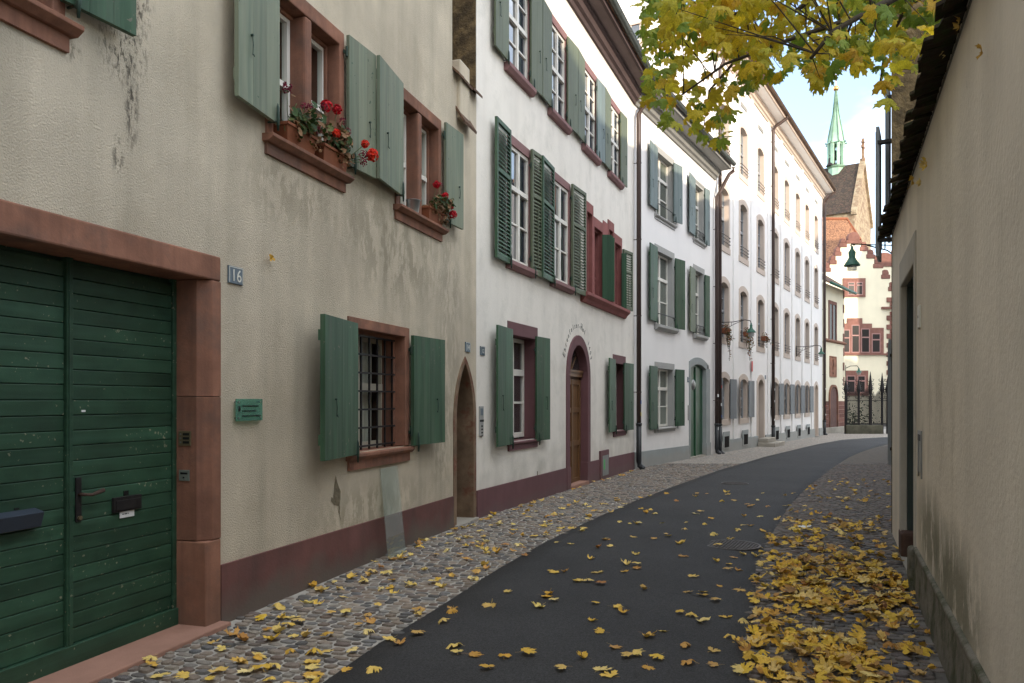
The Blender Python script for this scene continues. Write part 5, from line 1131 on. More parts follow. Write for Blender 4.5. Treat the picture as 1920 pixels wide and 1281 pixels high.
ewin(1580, 1622, 522, 557, [(1590, 1600, 531, 552), (1606, 1615, 531, 552)])
ewin(1582, 1658, 597, 664, [(1582, 1591, 620, 660), (1597, 1609, 611, 660), (1615, 1628, 618, 660), (1635, 1648, 627, 660)], [(1582, 1588, 607), (1588, 1616, 597), (1616.1, 1634, 607), (1634.1, 1656, 615)])
ewin(1585, 1627, 695, 742, [(1588, 1601, 706, 735), (1608, 1620, 706, 735)])
MB().box(ex(1560), ex(1679), -.2, 0, FZ(666), FZ(663)).ob('string_course', 'quoin', E); MB().box(ex(1652), ex(1679), -.3, 0, FZ(580), FZ(576)).ob('string_course', 'quoin', E)
k = 0; py = 558.0
while py < 800:
    h = 7.5 if k % 2 else 9.5; w_ = 17 if k % 2 == 0 else 11; 
    if not 574 < py+h/2 < 582: MB().box(ex(1679-w_), ex(1680), -.14, 0.01, FZ(py+h-.5), FZ(py)).ob('quoin_stone', 'quoin', E, bev=.03)
    py += h; k += 1
# annex
FE = Fac(FX(1543.5, 49), 49, 1140, 1500); uE = FE.U(1582.5)
Xn = empty('cream_annex', 'low cream annex with a pointed red sandstone door and brown tiled roof', 'building', (FE.O[0], FE.O[1], 0), FE.rz)
def Ez(px, py): return FE.P(px, py)[1]
za = Ez(1560, 542); wall('wall', 'plaster_cream', Xn, 0, uE, -1.5, za+.2, [], 5)
a, b = FE.U(1553), FE.U(1567.5); W = MB().ring(contour(a, b, Ez(1560, 637), Ez(1560, 565)), contour(a+.12, b-.12, Ez(1560, 636), Ez(1560, 571)), -.06, .0).ob('window', 'quoin', Xn); MB().box(a+.12, b-.12, -.02, -.004, Ez(1560, 637), Ez(1560, 571)).ob('pane', 'pane_far', W); MB().box((a+b)/2-.05, (a+b)/2+.05, -.05, -.021, Ez(1560, 637), Ez(1560, 571)).ob('mullion', 'quoin', W)
MB().prism([(0, Ez(1560, 643)), (-.15, Ez(1560, 641)), (-.15, Ez(1560, 639)), (0, Ez(1560, 636.5))], 'x', -.0, uE+.1).ob('string_course', 'sandstone', Xn)
a, b = FE.U(1555), FE.U(1567.5); z0, z1 = Ez(1560, 707), Ez(1560, 668)
Wp = MB().ring([(a, z0), (a, z1), (b, z1), (b, z0), (a, z0)], [(a+.06, z0+.06), (a+.06, z1-.06), (b-.06, z1-.06), (b-.06, z0+.06), (a+.06, z0+.06)], -.05, 0).box(a+.06, b-.06, -.02, 0, z0+.06, z1-.06).ob('relief_panel', 'sandstone', Xn)
rl = MB(); m = (a+b)/2; rl.tube([(m-.1, -.03, z0+.2), (m+.12, -.03, (z0+z1)/2), (m-.1, -.03, z1-.2)], .04, 6).tube([(m+.1, -.03, z0+.2), (m-.1, -.03, (z0+z1)/2), (m+.1, -.03, z1-.25)], .03, 6).ob('carving', 'sandstone', Wp)
# ashlar base in blocks
zb0, zb1 = Ez(1560, 801), Ez(1560, 752); a, b = FE.U(1553.5), FE.U(1569.5); rowsn = 6; hz_ = (zb1-zb0)/rowsn
zd1 = Ez(1560, 722); 
for r in range(rowsn):
    for (p, q, dlt) in ((0, a-.02, .0), (b+.02, uE, .3)):
        u = p; first = r % 2
        while u < q-.08:
            wdt = .55 if not first else .3; first = 0; u2 = min(q, u+wdt)
            if q-u2 < .15: u2 = q
            MB().box(u, u2-.012, -.05, 0, zb0+r*hz_, zb0+(r+1)*hz_-.012).ob('ashlar_block', 'quoin', Xn); u = u2
Wd = surround(Xn, 'door_frame', 'sandstone', a+.14, b-.14, zb0, zd1-.15, .15, .09, .0, 'pointed', .6, head=.15, bev=0); MB().prism(contour(a+.13, b-.13, zb0, zd1-.14, 'pointed', .6), 'y', -.03, .0).ob('door_leaf', 'door_dark2', Wd)
MB().box(.05, uE+.1, -.14, .02, -1.5, zb0).ob('foundation', 'concrete', Xn, bev=.02)
for k in range(7): MB().box(uE-.28 if k % 2 else uE-.18, uE+.02, -.03, .3, Ez(1582, 560+k*27), Ez(1582, 545+k*27)).ob('quoin_stone', 'quoin', Xn)
# annex roof: slope toward the street, lower corner at right
rf = MB(); zE = za
rf.v = [(-1, -.5, zE+.05), (uE+.55, -.5, zE-.0), (uE+.4, 3.6, zE+2.9), (-1, 3.6, zE+2.9), (-1, -.5, zE+.17), (uE+.55, -.5, zE+.12), (uE+.4, 3.6, zE+3.02), (-1, 3.6, zE+3.02)]
rf.f = [(0, 1, 2, 3), (4, 5, 6, 7), (0, 1, 5, 4), (1, 2, 6, 5), (2, 3, 7, 6), (3, 0, 4, 7)]; rf.ob('roof', 'roof_tiles_brown', Xn) if False else None
cell_mat('roof_tiles_brown', [(.13, .075, .045), (.17, .10, .06), (.10, .06, .04)], (5, 5, 5), (.06, .035, .025)); rf.ob('roof', 'roof_tiles_brown', Xn)
MB().tube([(-.4, -.58, zE+.08), (uE+.6, -.58, zE+.03)], .09, 8).ob('gutter', 'lamp_green', Xn, smooth=True)
# big roof behind the gable
Q = empty('tiled_roof_house', 'house with a steep rust brown tiled roof rising behind the annex', 'building', (FX(1575, 80), 80, 0), 0)
q = lambda px, py, Y: (FX(px, Y)-FX(1575, 80), Y-80, FZ(py, Y))
rf = MB(); rf.quad(q(1500, 520, 78), q(1626, 520, 78), q(1612, 450, 84), q(1588, 411, 86), q(1500, 411, 86)); rf.quad(q(1626, 520, 78), q(1612, 450, 84), q(1588, 411, 86), (FX(1626, 90)-FX(1575, 80), 12, FZ(520, 90)))
rf.ob('roof', 'roof_tiles_far', Q); MB().quad(q(1500, 519, 78.2), q(1626, 519, 78.2), (q(1626, 519, 78.2)[0], -1.8, -2), (q(1500, 519, 78.2)[0], -1.8, -2)).ob('wall', 'plaster_cream', Q)
MB().tube([q(1500, 411, 86), q(1588, 411, 86), q(1612, 450, 84)], .2, 6).ob('ridge', 'terracotta', Q)
Q = empty('far_red_roofs', 'red tiled roof and sandstone turret seen past the stepped gable', 'building', (FX(1662, 88), 88, 0), 0)
MB().box(-1.6, 1.2, 0, 2.5, -2, FZ(500, 88)).ob('wall', 'plaster_cream', Q); MB().prism(contour(-1.6, 1.2, FZ(500, 88), FZ(474, 88), 'seg', .9), 'y', -.1, 1).ob('turret_cap', 'quoin', Q)
rf = MB(); rf.quad((1.0, -1, FZ(545, 87)), (2.6, -1, FZ(545, 87)), (2.6, 3, FZ(470, 91)), (1.9, 3, FZ(470, 91))); rf.ob('roof', 'roof_tiles_far', Q)
# church
CH = Vector((FX(1602, 110), 110, 0)); gdir = Vector((.574, .819, 0)); ldir = Vector((-.819, .574, 0))
K = empty('church', 'sandstone church with a dark speckled tile roof behind the houses', 'church', CH, atan2(gdir.y, gdir.x)); WG = 11.0; zE = FZ(394, 110); zR = 35.6; LL = 26
MB().quad((0, 0, -2), (WG, 0, -2), (WG, 0, zE), (WG/2, 0, zR), (0, 0, zE)).ob('gable_wall', 'church_stone', K)
# long side wall, turned into its own frame so that the block courses run along it
lw = MB().quad((0, 0, -2), (LL, 0, -2), (LL, 0, zE), (0, 0, zE)).ob('side_wall', 'church_stone', K, (0, 0, 0), (0, 0, pi/2))
rf = MB(); rf.quad((-.4, .3, zE-.3), (-.4, LL, zE-.3), (WG/2, LL, zR), (WG/2, .3, zR)); rf.quad((WG+.4, .3, zE-.3), (WG+.4, LL, zE-.3), (WG/2, LL, zR), (WG/2, .3, zR)); rf.ob('roof', 'church_roof', K)
MB().ring([(-.3, zE-.6), (-.3, zE), (WG/2, zR+.6), (WG+.3, zE), (WG+.3, zE-.6)], [(.3, zE-.6), (.3, zE-.1), (WG/2, zR-.3), (WG-.3, zE-.1), (WG-.3, zE-.6)], -.3, .4).ob('gable_coping', 'church_stone', K)
MB().box(-.8, .9, -1.0, .3, -2, zE-5).prism([(-1.0, zE-5), (.3, zE-5), (.3, zE-3)], 'x', -.8, .9).ob('buttress', 'church_stone', K); MB().box(-.2, WG+.2, -.25, 0, zE-6.4, zE-6).ob('string_course', 'arch_stone', K)
MB().box(-.35, -.05, -.25, .1, zR+.3, zR+1.0).box(-.15, .15, -.15, .15, zR+.9, zR+3.6).box(-.65, .65, -.14, .14, zR+2.2, zR+2.55).box(-.3, .3, -.2, .2, zR+3.0, zR+3.2).ob('gable_cross', 'arch_stone', K, (WG/2, 0, -.2))
for k in range(2): MB().box(-.05, 0, 3.4+k*2.3, 4.6+k*2.3, zE-2.6, zE-1.1).ob('window', 'pane_dark', K)
# ridge turret with copper spire
kk = (1567.5-960)/FP; rx = CH+gdir*(WG/2); t_ = (kk*rx.y-rx.x)/(ldir.x-kk*ldir.y); SP = rx+ldir*t_; YS = SP.y
SZ = lambda py: EYE-(py-HY)/FP*YS; ms = YS/FP
S = empty('copper_spire', 'pale green copper spire with an open bell lantern and golden ball on the church ridge', 'spire', (SP.x, SP.y, 0), .3)
def octp(r, z, n=8): return [(r*cos(2*pi*(k+.5)/n), r*sin(2*pi*(k+.5)/n), z) for k in range(n)]
def loft(name, rings, mat, par, n=8):
    mb = MB()
    for r, z in rings: mb.v += octp(r, z, n)
    for j in range(len(rings)-1):
        for k_ in range(n): mb.f.append((j*n+k_, j*n+(k_+1) % n, (j+1)*n+(k_+1) % n, (j+1)*n+k_))
    mb.f.append(tuple(range(n))); mb.f.append(tuple(range(len(rings)*n-1, (len(rings)-1)*n-1, -1))); return mb.ob(name, mat, par)
loft('spire_cone', [(17*ms, SZ(270)), (15*ms, SZ(267)), (12.5*ms, SZ(252)), (5.5*ms, SZ(215)), (2.6*ms, SZ(195)), (.9*ms, SZ(168))], 'copper_green', S)
rb_ = MB()
for k_ in range(8):
    a = 2*pi*(k_+.5)/8; rb_.tube([(15.3*ms*cos(a), 15.3*ms*sin(a), SZ(267)), (12.8*ms*cos(a), 12.8*ms*sin(a), SZ(252)), (5.7*ms*cos(a), 5.7*ms*sin(a), SZ(215)), (1*ms*cos(a), 1*ms*sin(a), SZ(168))], .09, 5)
    rb_.tube([(16.5*ms*cos(a), 16.5*ms*sin(a), SZ(270)), (20*ms*cos(a), 20*ms*sin(a), SZ(269))], .12, 5)
rb_.ob('spire_ribs', 'copper_green2', S) if False else None
M('copper_dark', (.12, .2, .14), .7, .3, 2, .1); rb_.ob('spire_ribs', 'copper_dark', S)
loft('lantern_floor', [(15*ms, SZ(317)), (16.5*ms, SZ(315)), (16.5*ms, SZ(313)), (14*ms, SZ(312))], 'copper_dark', S); loft('lantern_base', [(11*ms, SZ(345)), (14*ms, SZ(335)), (14*ms, SZ(316))], 'copper_green', S); loft('turret_foot', [(4*ms, SZ(352)), (11*ms, SZ(342)), (13*ms, SZ(336))], 'copper_green', S)
for k_ in range(8): a = 2*pi*(k_+.5)/8; MB().box(-.2, .2, -.2, .2, SZ(313), SZ(268)).ob('lantern_post', 'copper_green', S, (13*ms*cos(a), 13*ms*sin(a), 0), (0, 0, a))
lb = MB()
for k_ in range(8):
    a, b = octp(13*ms, 0)[k_], octp(13*ms, 0)[(k_+1) % 8]; m = ((a[0]+b[0])/2, (a[1]+b[1])/2)
    lb.quad((a[0], a[1], SZ(278)), (m[0], m[1], SZ(272)), (b[0], b[1], SZ(278)), (b[0], b[1], SZ(268)), (a[0], a[1], SZ(268)))
lb.ob('lantern_arches', 'copper_green', S)
bl = MB().lathe([(.05, 0), (.35, -.15), (.45, -.8), (.75, -1.3), (.7, -1.35), (0.01, -1.3)], 12)
for (x_, z_) in ((-.2, SZ(282)), (.55, SZ(294)), (-.75, SZ(296))): link('bell', bl.mesh('bell', 'iron_dark', True), S, (x_*1.1, 0, z_))
MB().box(-1.1, 1.1, -.08, .08, SZ(294), SZ(292)).ob('bell_beam', 'iron_dark', S)
MB().lathe([(.01, -.42), (.3, -.3), (.42, 0), (.3, .3), (.01, .42)], 16, (0, 0, SZ(166))).ob('golden_ball', 'gold', S, smooth=True); MB().tube([(0, 0, SZ(164)), (0, 0, SZ(140))], .06, 6).ob('spire_rod', 'gold', S)
# fence wall and iron gate
YF = 49.0; gz_ = GZ(YF)
x0, x1 = FX(1585, YF), FX(1653, YF)
e = MB().box(0, x1-x0, -.2, .2, -1.5, FZ(797, YF)); tag(e.ob('low_wall', 'hedge_stone', None, (x0, YF, 0), bev=.04), 'low dark mossy stone wall below the iron railings', 'wall')
I = empty('iron_railings', 'ornate black iron railings with spiked finials on the low mossy wall', 'railings', (x0, YF, 0))
bars = MB(); n = 40
for k_ in range(n+1):
    x_ = (x1+.5-x0)*k_/n; ph_ = (k_/n*3) % 1; top = FZ(745-12*abs(sin(pi*ph_)), YF)
    bars.tube([(x_, 0, FZ(800, YF)), (x_, 0, top), (x_, 0, top+.18)], [.026, .026, .004], 5)
for py in (795, 752): bars.box(0, x1+.5-x0, -.02, .02, FZ(py, YF), FZ(py, YF)+.04)
bars.ob('bars', 'iron_dark', I)['kind'] = 'stuff'
for px in (1586, 1610, 1632, 1654, 1664):
    x_ = FX(px, YF)-x0; top = FZ({1586: 716, 1610: 716, 1632: 706, 1654: 708, 1664: 716}[px], YF); sc = MB().box(x_-.06, x_+.06, -.06, .06, -.6, FZ(742, YF)).tube([(x_, 0, FZ(742, YF)), (x_, 0, FZ(730, YF)), (x_, 0, top), (x_, 0, top+.3)], [.05, .14, .05, .01], 7)
    for k_ in range(5):
        for sg in (-1, 1): zz = FZ(748-k_*8, YF); sc.tube([(x_, 0, zz), (x_+sg*.16, 0, zz+.04), (x_+sg*.22, 0, zz+.14), (x_+sg*.13, 0, zz+.17)], .018, 4)
    sc.ob('finial_post', 'iron_dark', I)
lf = MB(); rnd = random.Random(3)
for k_ in range(500): blade(lf, Vector((rnd.gauss(0, .9), rnd.gauss(0, .3), abs(rnd.gauss(0, .9)))), rnd.uniform(.06, .13), rnd)
M('bush_green', (.05, .08, .03), .7, .4, 3, 0)
bsh = empty('garden_bush', 'green bush growing behind the iron railings', 'bush', (FX(1600, 58), 58, -.5)); lf.ob('foliage', 'bush_green', bsh)['kind'] = 'stuff'; MB().tube([(0, 0, -.3), (.1, 0, .8)], .05, 6).ob('stem', 'bark', bsh)
# lamp over the far street, fixed to the right-hand houses, and the low one at the annex
YL = 16.0; e = empty('street_lamp', 'dark green bell shaped lamp hanging from a long bracket before the stepped gable', 'street lamp', (FX(1597.5, YL), YL, FZ(460, YL)))
arm = FX(1700, YL)-FX(1597.5, YL)+.4
MB().tube([(-.02, 0, -.02), (0, 0, .02), (.06, 0, .0)], .012, 6).tube([(.0, 0, .02), (arm, 0, -.02)], .012, 6).tube([(.3, 0, .0), (.7, 0, -.1), (1.0, 0, -.3), (1.15, 0, -.55)], .014, 6).box(.58, .6, -.01, .01, -.07, .1).box(.65, .67, -.01, .01, -.07, .1).ob('bracket', 'iron_dark', e, smooth=False)
MB().lathe([(.02, -.02), (.03, -.08), (.07, -.14), (.06, -.24), (.08, -.28), (.11, -.33), (.155, -.40), (.155, -.415), (0.001, -.415)], 18).ob('lamp_hood', 'lamp_green', e, smooth=True)
MB().tube([(.03*cos(k_*.7), 0, .03*sin(k_*.7)) for k_ in range(10)], .008, 5).ob('ring', 'iron_dark', e)
MB().lathe([(.095, -.415), (.095, -.5), (0.001, -.5)], 8).ob('lamp_shade', 'lamp_glass', e)
x, y = FE.W(uE, -.1); e = empty('street_lamp', 'small pale wall lamp at the annex corner above the iron railings', 'street lamp', (x, y, FZ(690, 52)), -.4)
MB().box(-.02, .02, -.05, .05, -.5, .2).tube([(0, 0, 0), (.3, 0, .15), (.7, 0, .15), (.8, 0, .0)], .025, 6).ob('bracket', 'iron_dark', e); MB().lathe([(.04, 0), (.08, -.15), (.2, -.28), (.0, -.28)], 12, (.8, 0, 0)).ob('lamp_hood', 'lamp_green', e); MB().lathe([(.13, -.28), (.11, -.42), (0.001, -.42)], 12, (.8, 0, 0)).ob('lamp_shade', 'lamp_glass', e)
# ================================================================= window-sill flowers
def box_and_plant(F, pxc, py, wd, lab_box, lab_pl, heads, seed, lean=(0.12, -.06), scruffy=.5, ht=.26):
    u, z = F.P(pxc, py, -.02); x, y = F.W(u, -.02); rnd = random.Random(seed)
    e = empty('flower_box', lab_box, 'flower box', (x, y, uz0-.01), F.rz)
    hw = wd/2; mb = MB(); 
    mb.v = [(-hw*.88, -.06, 0), (hw*.88, -.06, 0), (hw*.88, .06, 0), (-hw*.88, .06, 0), (-hw, -.08, .135), (hw, -.08, .135), (hw, .08, .135), (-hw, .08, .135)]; mb.f = [(0, 1, 2, 3), (0, 1, 5, 4), (1, 2, 6, 5), (2, 3, 7, 6), (3, 0, 4, 7)]
    mb.ob('trough', 'terracotta', e, bev=.006); MB().ring([(-hw-.008, -.088), (-hw-.008, .088), (hw+.008, .088), (hw+.008, -.088), (-hw-.008, -.088)], [(-hw+.01, -.07), (-hw+.01, .07), (hw-.01, .07), (hw-.01, -.07), (-hw+.01, -.07)], -.15, -.13).ob('rim', 'terracotta', e, rot=(-pi/2, 0, 0)) if False else MB().box(-hw-.008, hw+.008, -.09, -.076, .125, .15).box(-hw-.008, hw+.008, .076, .09, .125, .15).box(-hw-.008, -hw+.006, -.076, .076, .125, .15).box(hw-.006, hw+.008, -.076, .076, .125, .15).ob('rim', 'terracotta', e, bev=.003)
    MB().box(-hw*.95, hw*.95, -.07, .07, .10, .118).ob('soil', 'bark', e)
    p = empty('geranium', lab_pl, 'plant', (x, y, uz0+.1), F.rz); st = MB(); lf = MB(); dry = MB(); tips = []
    for k_ in range(16):
        b0 = Vector((rnd.uniform(-hw*.8, hw*.8), rnd.uniform(-.04, .04), 0)); t = b0+Vector((rnd.gauss(lean[0], .07), lean[1]+rnd.gauss(-.02, .05), rnd.uniform(.08, ht))); mid = (b0+t)/2+Vector((rnd.uniform(-.03, .03), rnd.uniform(-.03, .03), .03)); st.tube([b0, mid, t], .004, 5); tips.append((b0, mid, t))
    def gleaf(mb, c, s):
        nn = Vector((rnd.gauss(0, .6), rnd.gauss(-.8, .5), rnd.gauss(.5, .5))).normalized(); a = nn.cross(Vector((0, 0, 1))).normalized() if abs(nn.z) < .95 else Vector((1, 0, 0)); b = nn.cross(a); i = len(mb.v); n_ = 9; mb.v.append(tuple(c))
        for q in range(n_): t = 2*pi*q/n_+.2; rr = s*(1+.12*(q % 2)); mb.v.append(tuple(c+a*cos(t)*rr+b*sin(t)*rr+nn*s*.22))
        for q in range(n_-1): mb.f.append((i, i+1+q, i+2+q))
    for k_ in range(210):
        b0, m_, t = rnd.choice(tips); f = rnd.random()**.7; c = b0.lerp(t, f)+Vector((rnd.gauss(0, .035), rnd.gauss(-.015, .03), rnd.gauss(0, .03))); gleaf(lf if rnd.random() > scruffy*.45 else dry, c, rnd.uniform(.016, .038))
    for k_ in range(int(40*scruffy)): gleaf(dry, Vector((rnd.uniform(hw*.2, hw*1.2), rnd.uniform(-.13, -.06), rnd.uniform(-.08, .06))), rnd.uniform(.01, .022))
    for (hx, hy, hz_, hr, hm) in heads:
        c = Vector((hx, hy, hz_)); st.tube([Vector((hx*.55, 0, 0)), Vector((hx*.85, hy*.5, hz_*.5)), c], .0035, 5); hd = MB()
        for q in range(int(80 if hm != 'petal_wine' else 50)):
            d = Vector((rnd.gauss(0, 1), rnd.gauss(0, 1), rnd.gauss(0, 1)+.25)).normalized(); pc_ = c+d*hr*rnd.uniform(.7, 1.0); s = hr*(.27 if hm != 'petal_wine' else .18)
            a = d.cross(Vector((.3, .5, .8))).normalized(); b = d.cross(a); i = len(hd.v); an = rnd.random()*6
            hd.v.append(tuple(pc_-d*s*.3))
            for w_ in range(6): t = an+w_*pi/3; hd.v.append(tuple(pc_+(a*cos(t)+b*sin(t))*s+d*s*.25*rnd.random()))
            for w_ in range(6): hd.f.append((i, i+1+w_, i+1+(w_+1) % 6))
        hd.ob('flower_head', hm, p)
    st.ob('stems', 'stem_green', p, smooth=True); lf.ob('foliage', 'geranium_leaf', p, smooth=True)['kind'] = 'stuff'; dry.ob('dry_leaves', 'dry_leaf', p)['kind'] = 'stuff'; return p
M('stem_green', (.07, .09, .03), .7, .2, 9, 0); M('dry_leaf', (.22, .12, .06), .8, .3, 9, 0, island=True, rnd=.4)
rr, sc_, wn = 'petal_red', 'petal_scarlet', 'petal_wine'
box_and_plant(FA, 553, 262, .46, 'terracotta flower box under the first pair of window lights', 'tall geranium with crimson and wine red heads in the first window', [(-.16, -.03, .33, .05, wn), (.06, -.05, .26, .035, wn), (.16, -.05, .28, .045, wn), (.35, -.09, .36, .052, rr), (.26, -.12, .32, .035, wn), (.14, -.13, .08, .035, wn), (-.3, 0, .2, .03, wn)], 11)
box_and_plant(FA, 617, 300, .44, 'terracotta flower box nearer the pale shutter of the first window', 'leggy geranium with bright scarlet heads leaning over the window ledge', [(.0, -.08, .40, .045, rr), (.10, -.08, .33, .035, wn), (.12, -.12, .24, .035, wn), (-.05, -.1, .17, .04, sc_), (.34, -.18, .19, .04, sc_), (.40, -.22, .10, .06, sc_), (.3, -.18, .08, .045, wn), (.27, -.2, -.0, .04, wn), (.2, -.1, .18, .03, wn)], 12, scruffy=.8)
box_and_plant(FA, 808, 418, .46, 'terracotta flower box in the second upper window beside a zinc bucket', 'sparse geranium with three red heads in the second upper window', [(-.02, -.08, .33, .045, rr), (.2, -.1, .25, .045, rr), (.28, -.14, .14, .04, rr), (.3, -.16, .05, .05, rr), (.17, -.05, .38, .03, wn)], 13, scruffy=1.2)
u, z = FA.P(775, 392, -.0); x, y = FA.W(u, .0); e = empty('zinc_bucket', 'small galvanised bucket on the ledge of the second upper window', 'bucket', (x, y, uz0-.005), FA.rz)
MB().lathe([(.055, 0), (.08, .15), (.086, .155), (.078, .15), (.052, .01), (.001, .01)], 18).ob('body', 'bucket_zinc', e, smooth=True); MB().tube([(.08*cos(t/10*pi), -.03*sin(t/10*pi), .15+.0*t) for t in range(11)], .003, 5).ob('handle', 'iron_dark', e)
# ================================================================= leaves
half = [(0, 1.0), (.07, .80), (.17, .80), (.13, .55), (.30, .60), (.38, .78), (.50, .66), (.64, .70), (.58, .50), (.66, .42), (.44, .27), (.50, .12), (.38, .06), (.22, -.04), (.10, .0), (0, .04)]
OUT = half+[(-x, y) for x, y in reversed(half[1:-1])]
def leaf_geo(curl, seed, pet=.55, cup=.25, fold=0, roll=0):
    rnd = random.Random(seed); v = []; f = []; cx, cy = 0, .28
    def zz(x, y): return cup*((x*x)*1.1+(y-.35)**2*.9)*curl+.12*curl*sin(x*7+seed)*cos(y*6+seed*2)+fold*abs(x)+(roll*max(0, y-.45)**1.4)
    v.append((0, cy, zz(0, cy)))
    for (x, y) in OUT:
        x2 = x*rnd.uniform(.93, 1.07); y2 = y*rnd.uniform(.95, 1.05); v.append((x2, y2, zz(x2, y2)))
    n = len(OUT)
    ri = len(v)
    for (x, y) in OUT: x2, y2 = cx+(x-cx)*.55, cy+(y-cy)*.55; v.append((x2, y2, zz(x2, y2)-.015))
    for k in range(n): f.append((0, ri+k, ri+(k+1) % n)); f.append((ri+k, 1+k, 1+(k+1) % n, ri+(k+1) % n))
    if pet:
        i = len(v); px_, pz_ = rnd.uniform(-.15, .15), rnd.uniform(.0, .3)*curl
        v += [(-.014, .04, zz(0, .04)), (.014, .04, zz(0, .04)), (px_*.4+.012, -.3, .02+pz_*.6), (px_*.4-.012, -.3, .02+pz_*.6), (px_+.01, -pet, pz_), (px_-.01, -pet, pz_)]; f += [(i, i+1, i+2, i+3), (i+3, i+2, i+4, i+5)]
    return v, f
LG = [leaf_geo(c, s, fold=f, roll=r_) for s, (c, f, r_) in enumerate(((.45, 0, .1), (.8, .1, .25), (1.1, .2, .5), (.5, .05, 0), (1.3, .3, .4), (.8, .5, .1), (.3, 0, .05), (1.3, .3, .7)))]
def leafmesh(name, mat, g):
    me = bpy.data.meshes.new(name); me.from_pydata(g[0], [], g[1]); me.materials.append(MATS[mat]); [setattr(p, 'use_smooth', True) for p in me.polygons]; return me
def add_leaf(big, g, mtx):
    i = len(big.v); big.v += [tuple(mtx @ Vector(p)) for p in g[0]]; big.f += [tuple(i+k for k in ff) for ff in g[1]]
rnd = random.Random(21); fallen = []
def flat_m(x, y, z, s, tilt):
    q = Matrix.Translation((x, y, z)) @ Matrix.Rotation(rnd.uniform(0, 2*pi), 4, 'Z') @ Matrix.Rotation(rnd.gauss(0, tilt), 4, 'X') @ Matrix.Rotation(rnd.gauss(0, tilt), 4, 'Y')
    if rnd.random() < .35: return q @ Matrix.Rotation(pi, 4, 'Y') @ Matrix.Scale(s, 4) @ Matrix.Translation((0, 0, -.22))
    return q @ Matrix.Scale(s, 4)
def roadz(x, Y):
    xl, xr = interp(LW, Y), interp(RW, Y); t = max(0, min(1, (x-xl)/(xr-xl))); return GZ(Y)+.016+.03*sin(pi*t)
# hand-placed ones seen in the photograph on the asphalt
spots = [(1150, 1225), (860, 1225), (980, 1243), (922, 1143), (1045, 1080), (1055, 1080), (1110, 1145), (1150, 1150), (1165, 1163), (1200, 1070), (1290, 1120), (1320, 1118), (1240, 1195), (1190, 1240), (1280, 1160), (1298, 1165), (1312, 1172), (1240, 1245),
    (1330, 1230), (1370, 1200), (1275, 1220), (1030, 1122), (1020, 1128), (1093, 1100), (1132, 1018), (1120, 1034), (1200, 990), (1285, 1000), (1255, 1010), (1230, 1018), (1330, 980), (1270, 945), (1398, 973), (1410, 955), (1390, 1000), (1345, 1030), (1400, 1045),
    (1350, 1060), (1375, 1050), (1150, 1033), (1190, 1050), (1100, 1250), (1085, 1000), (1175, 988), (1380, 1075), (1345, 1255), (1060, 1270), (915, 1272), (700, 1262), (880, 1240), (1385, 1110), (1350, 1135), (1130, 1105), (1210, 1115), (1365, 1165), (1300, 1255), (1215, 1262)]
for (px, py) in spots:
    X, Y = px2g(px+rnd.uniform(-3, 3), py); fallen.append((X, Y, 'road'))
for k in range(75):
    Y = rnd.uniform(4.4, 14); xl, xr = interp(LW, Y), interp(RW, Y); fallen.append((rnd.uniform(xl, xr)**1, Y, 'road'))
for k in range(190):
    Y = 4.0+10*rnd.random()**1.7; fallen.append((XWl(Y)+.1+(interp(LW, Y)-XWl(Y)-.1)*rnd.random()**.8, Y, 'left'))
for k in range(40):
    Y = 4.6+16*rnd.random(); fallen.append((XWl(Y)+.08+.15*rnd.random(), Y, 'left'))
import itertools
for k in range(1500):
    Y = 3.6+rnd.betavariate(1.5, 2.3)*8.0; xr0, xr1 = interp(RW, Y), XWr(Y); t = rnd.betavariate(1.5, 1.25)
    X = xr0-.05+(xr1-xr0)*t
    cl = mnoise.noise(Vector((X*1.6, Y*1.2, 3.3)))
    if cl < -.06+max(0, Y-8)*.1 and rnd.random() < .8: continue
    fallen.append((X, Y, 'right'))
for k in range(110): Y = rnd.uniform(8, 17); fallen.append((interp(RW, Y)+(XWr(Y)-interp(RW, Y))*rnd.random(), Y, 'right'))
vis = [q for q in fallen if q[1] > 4.45 and -.68 < q[0]/q[1] < .55]
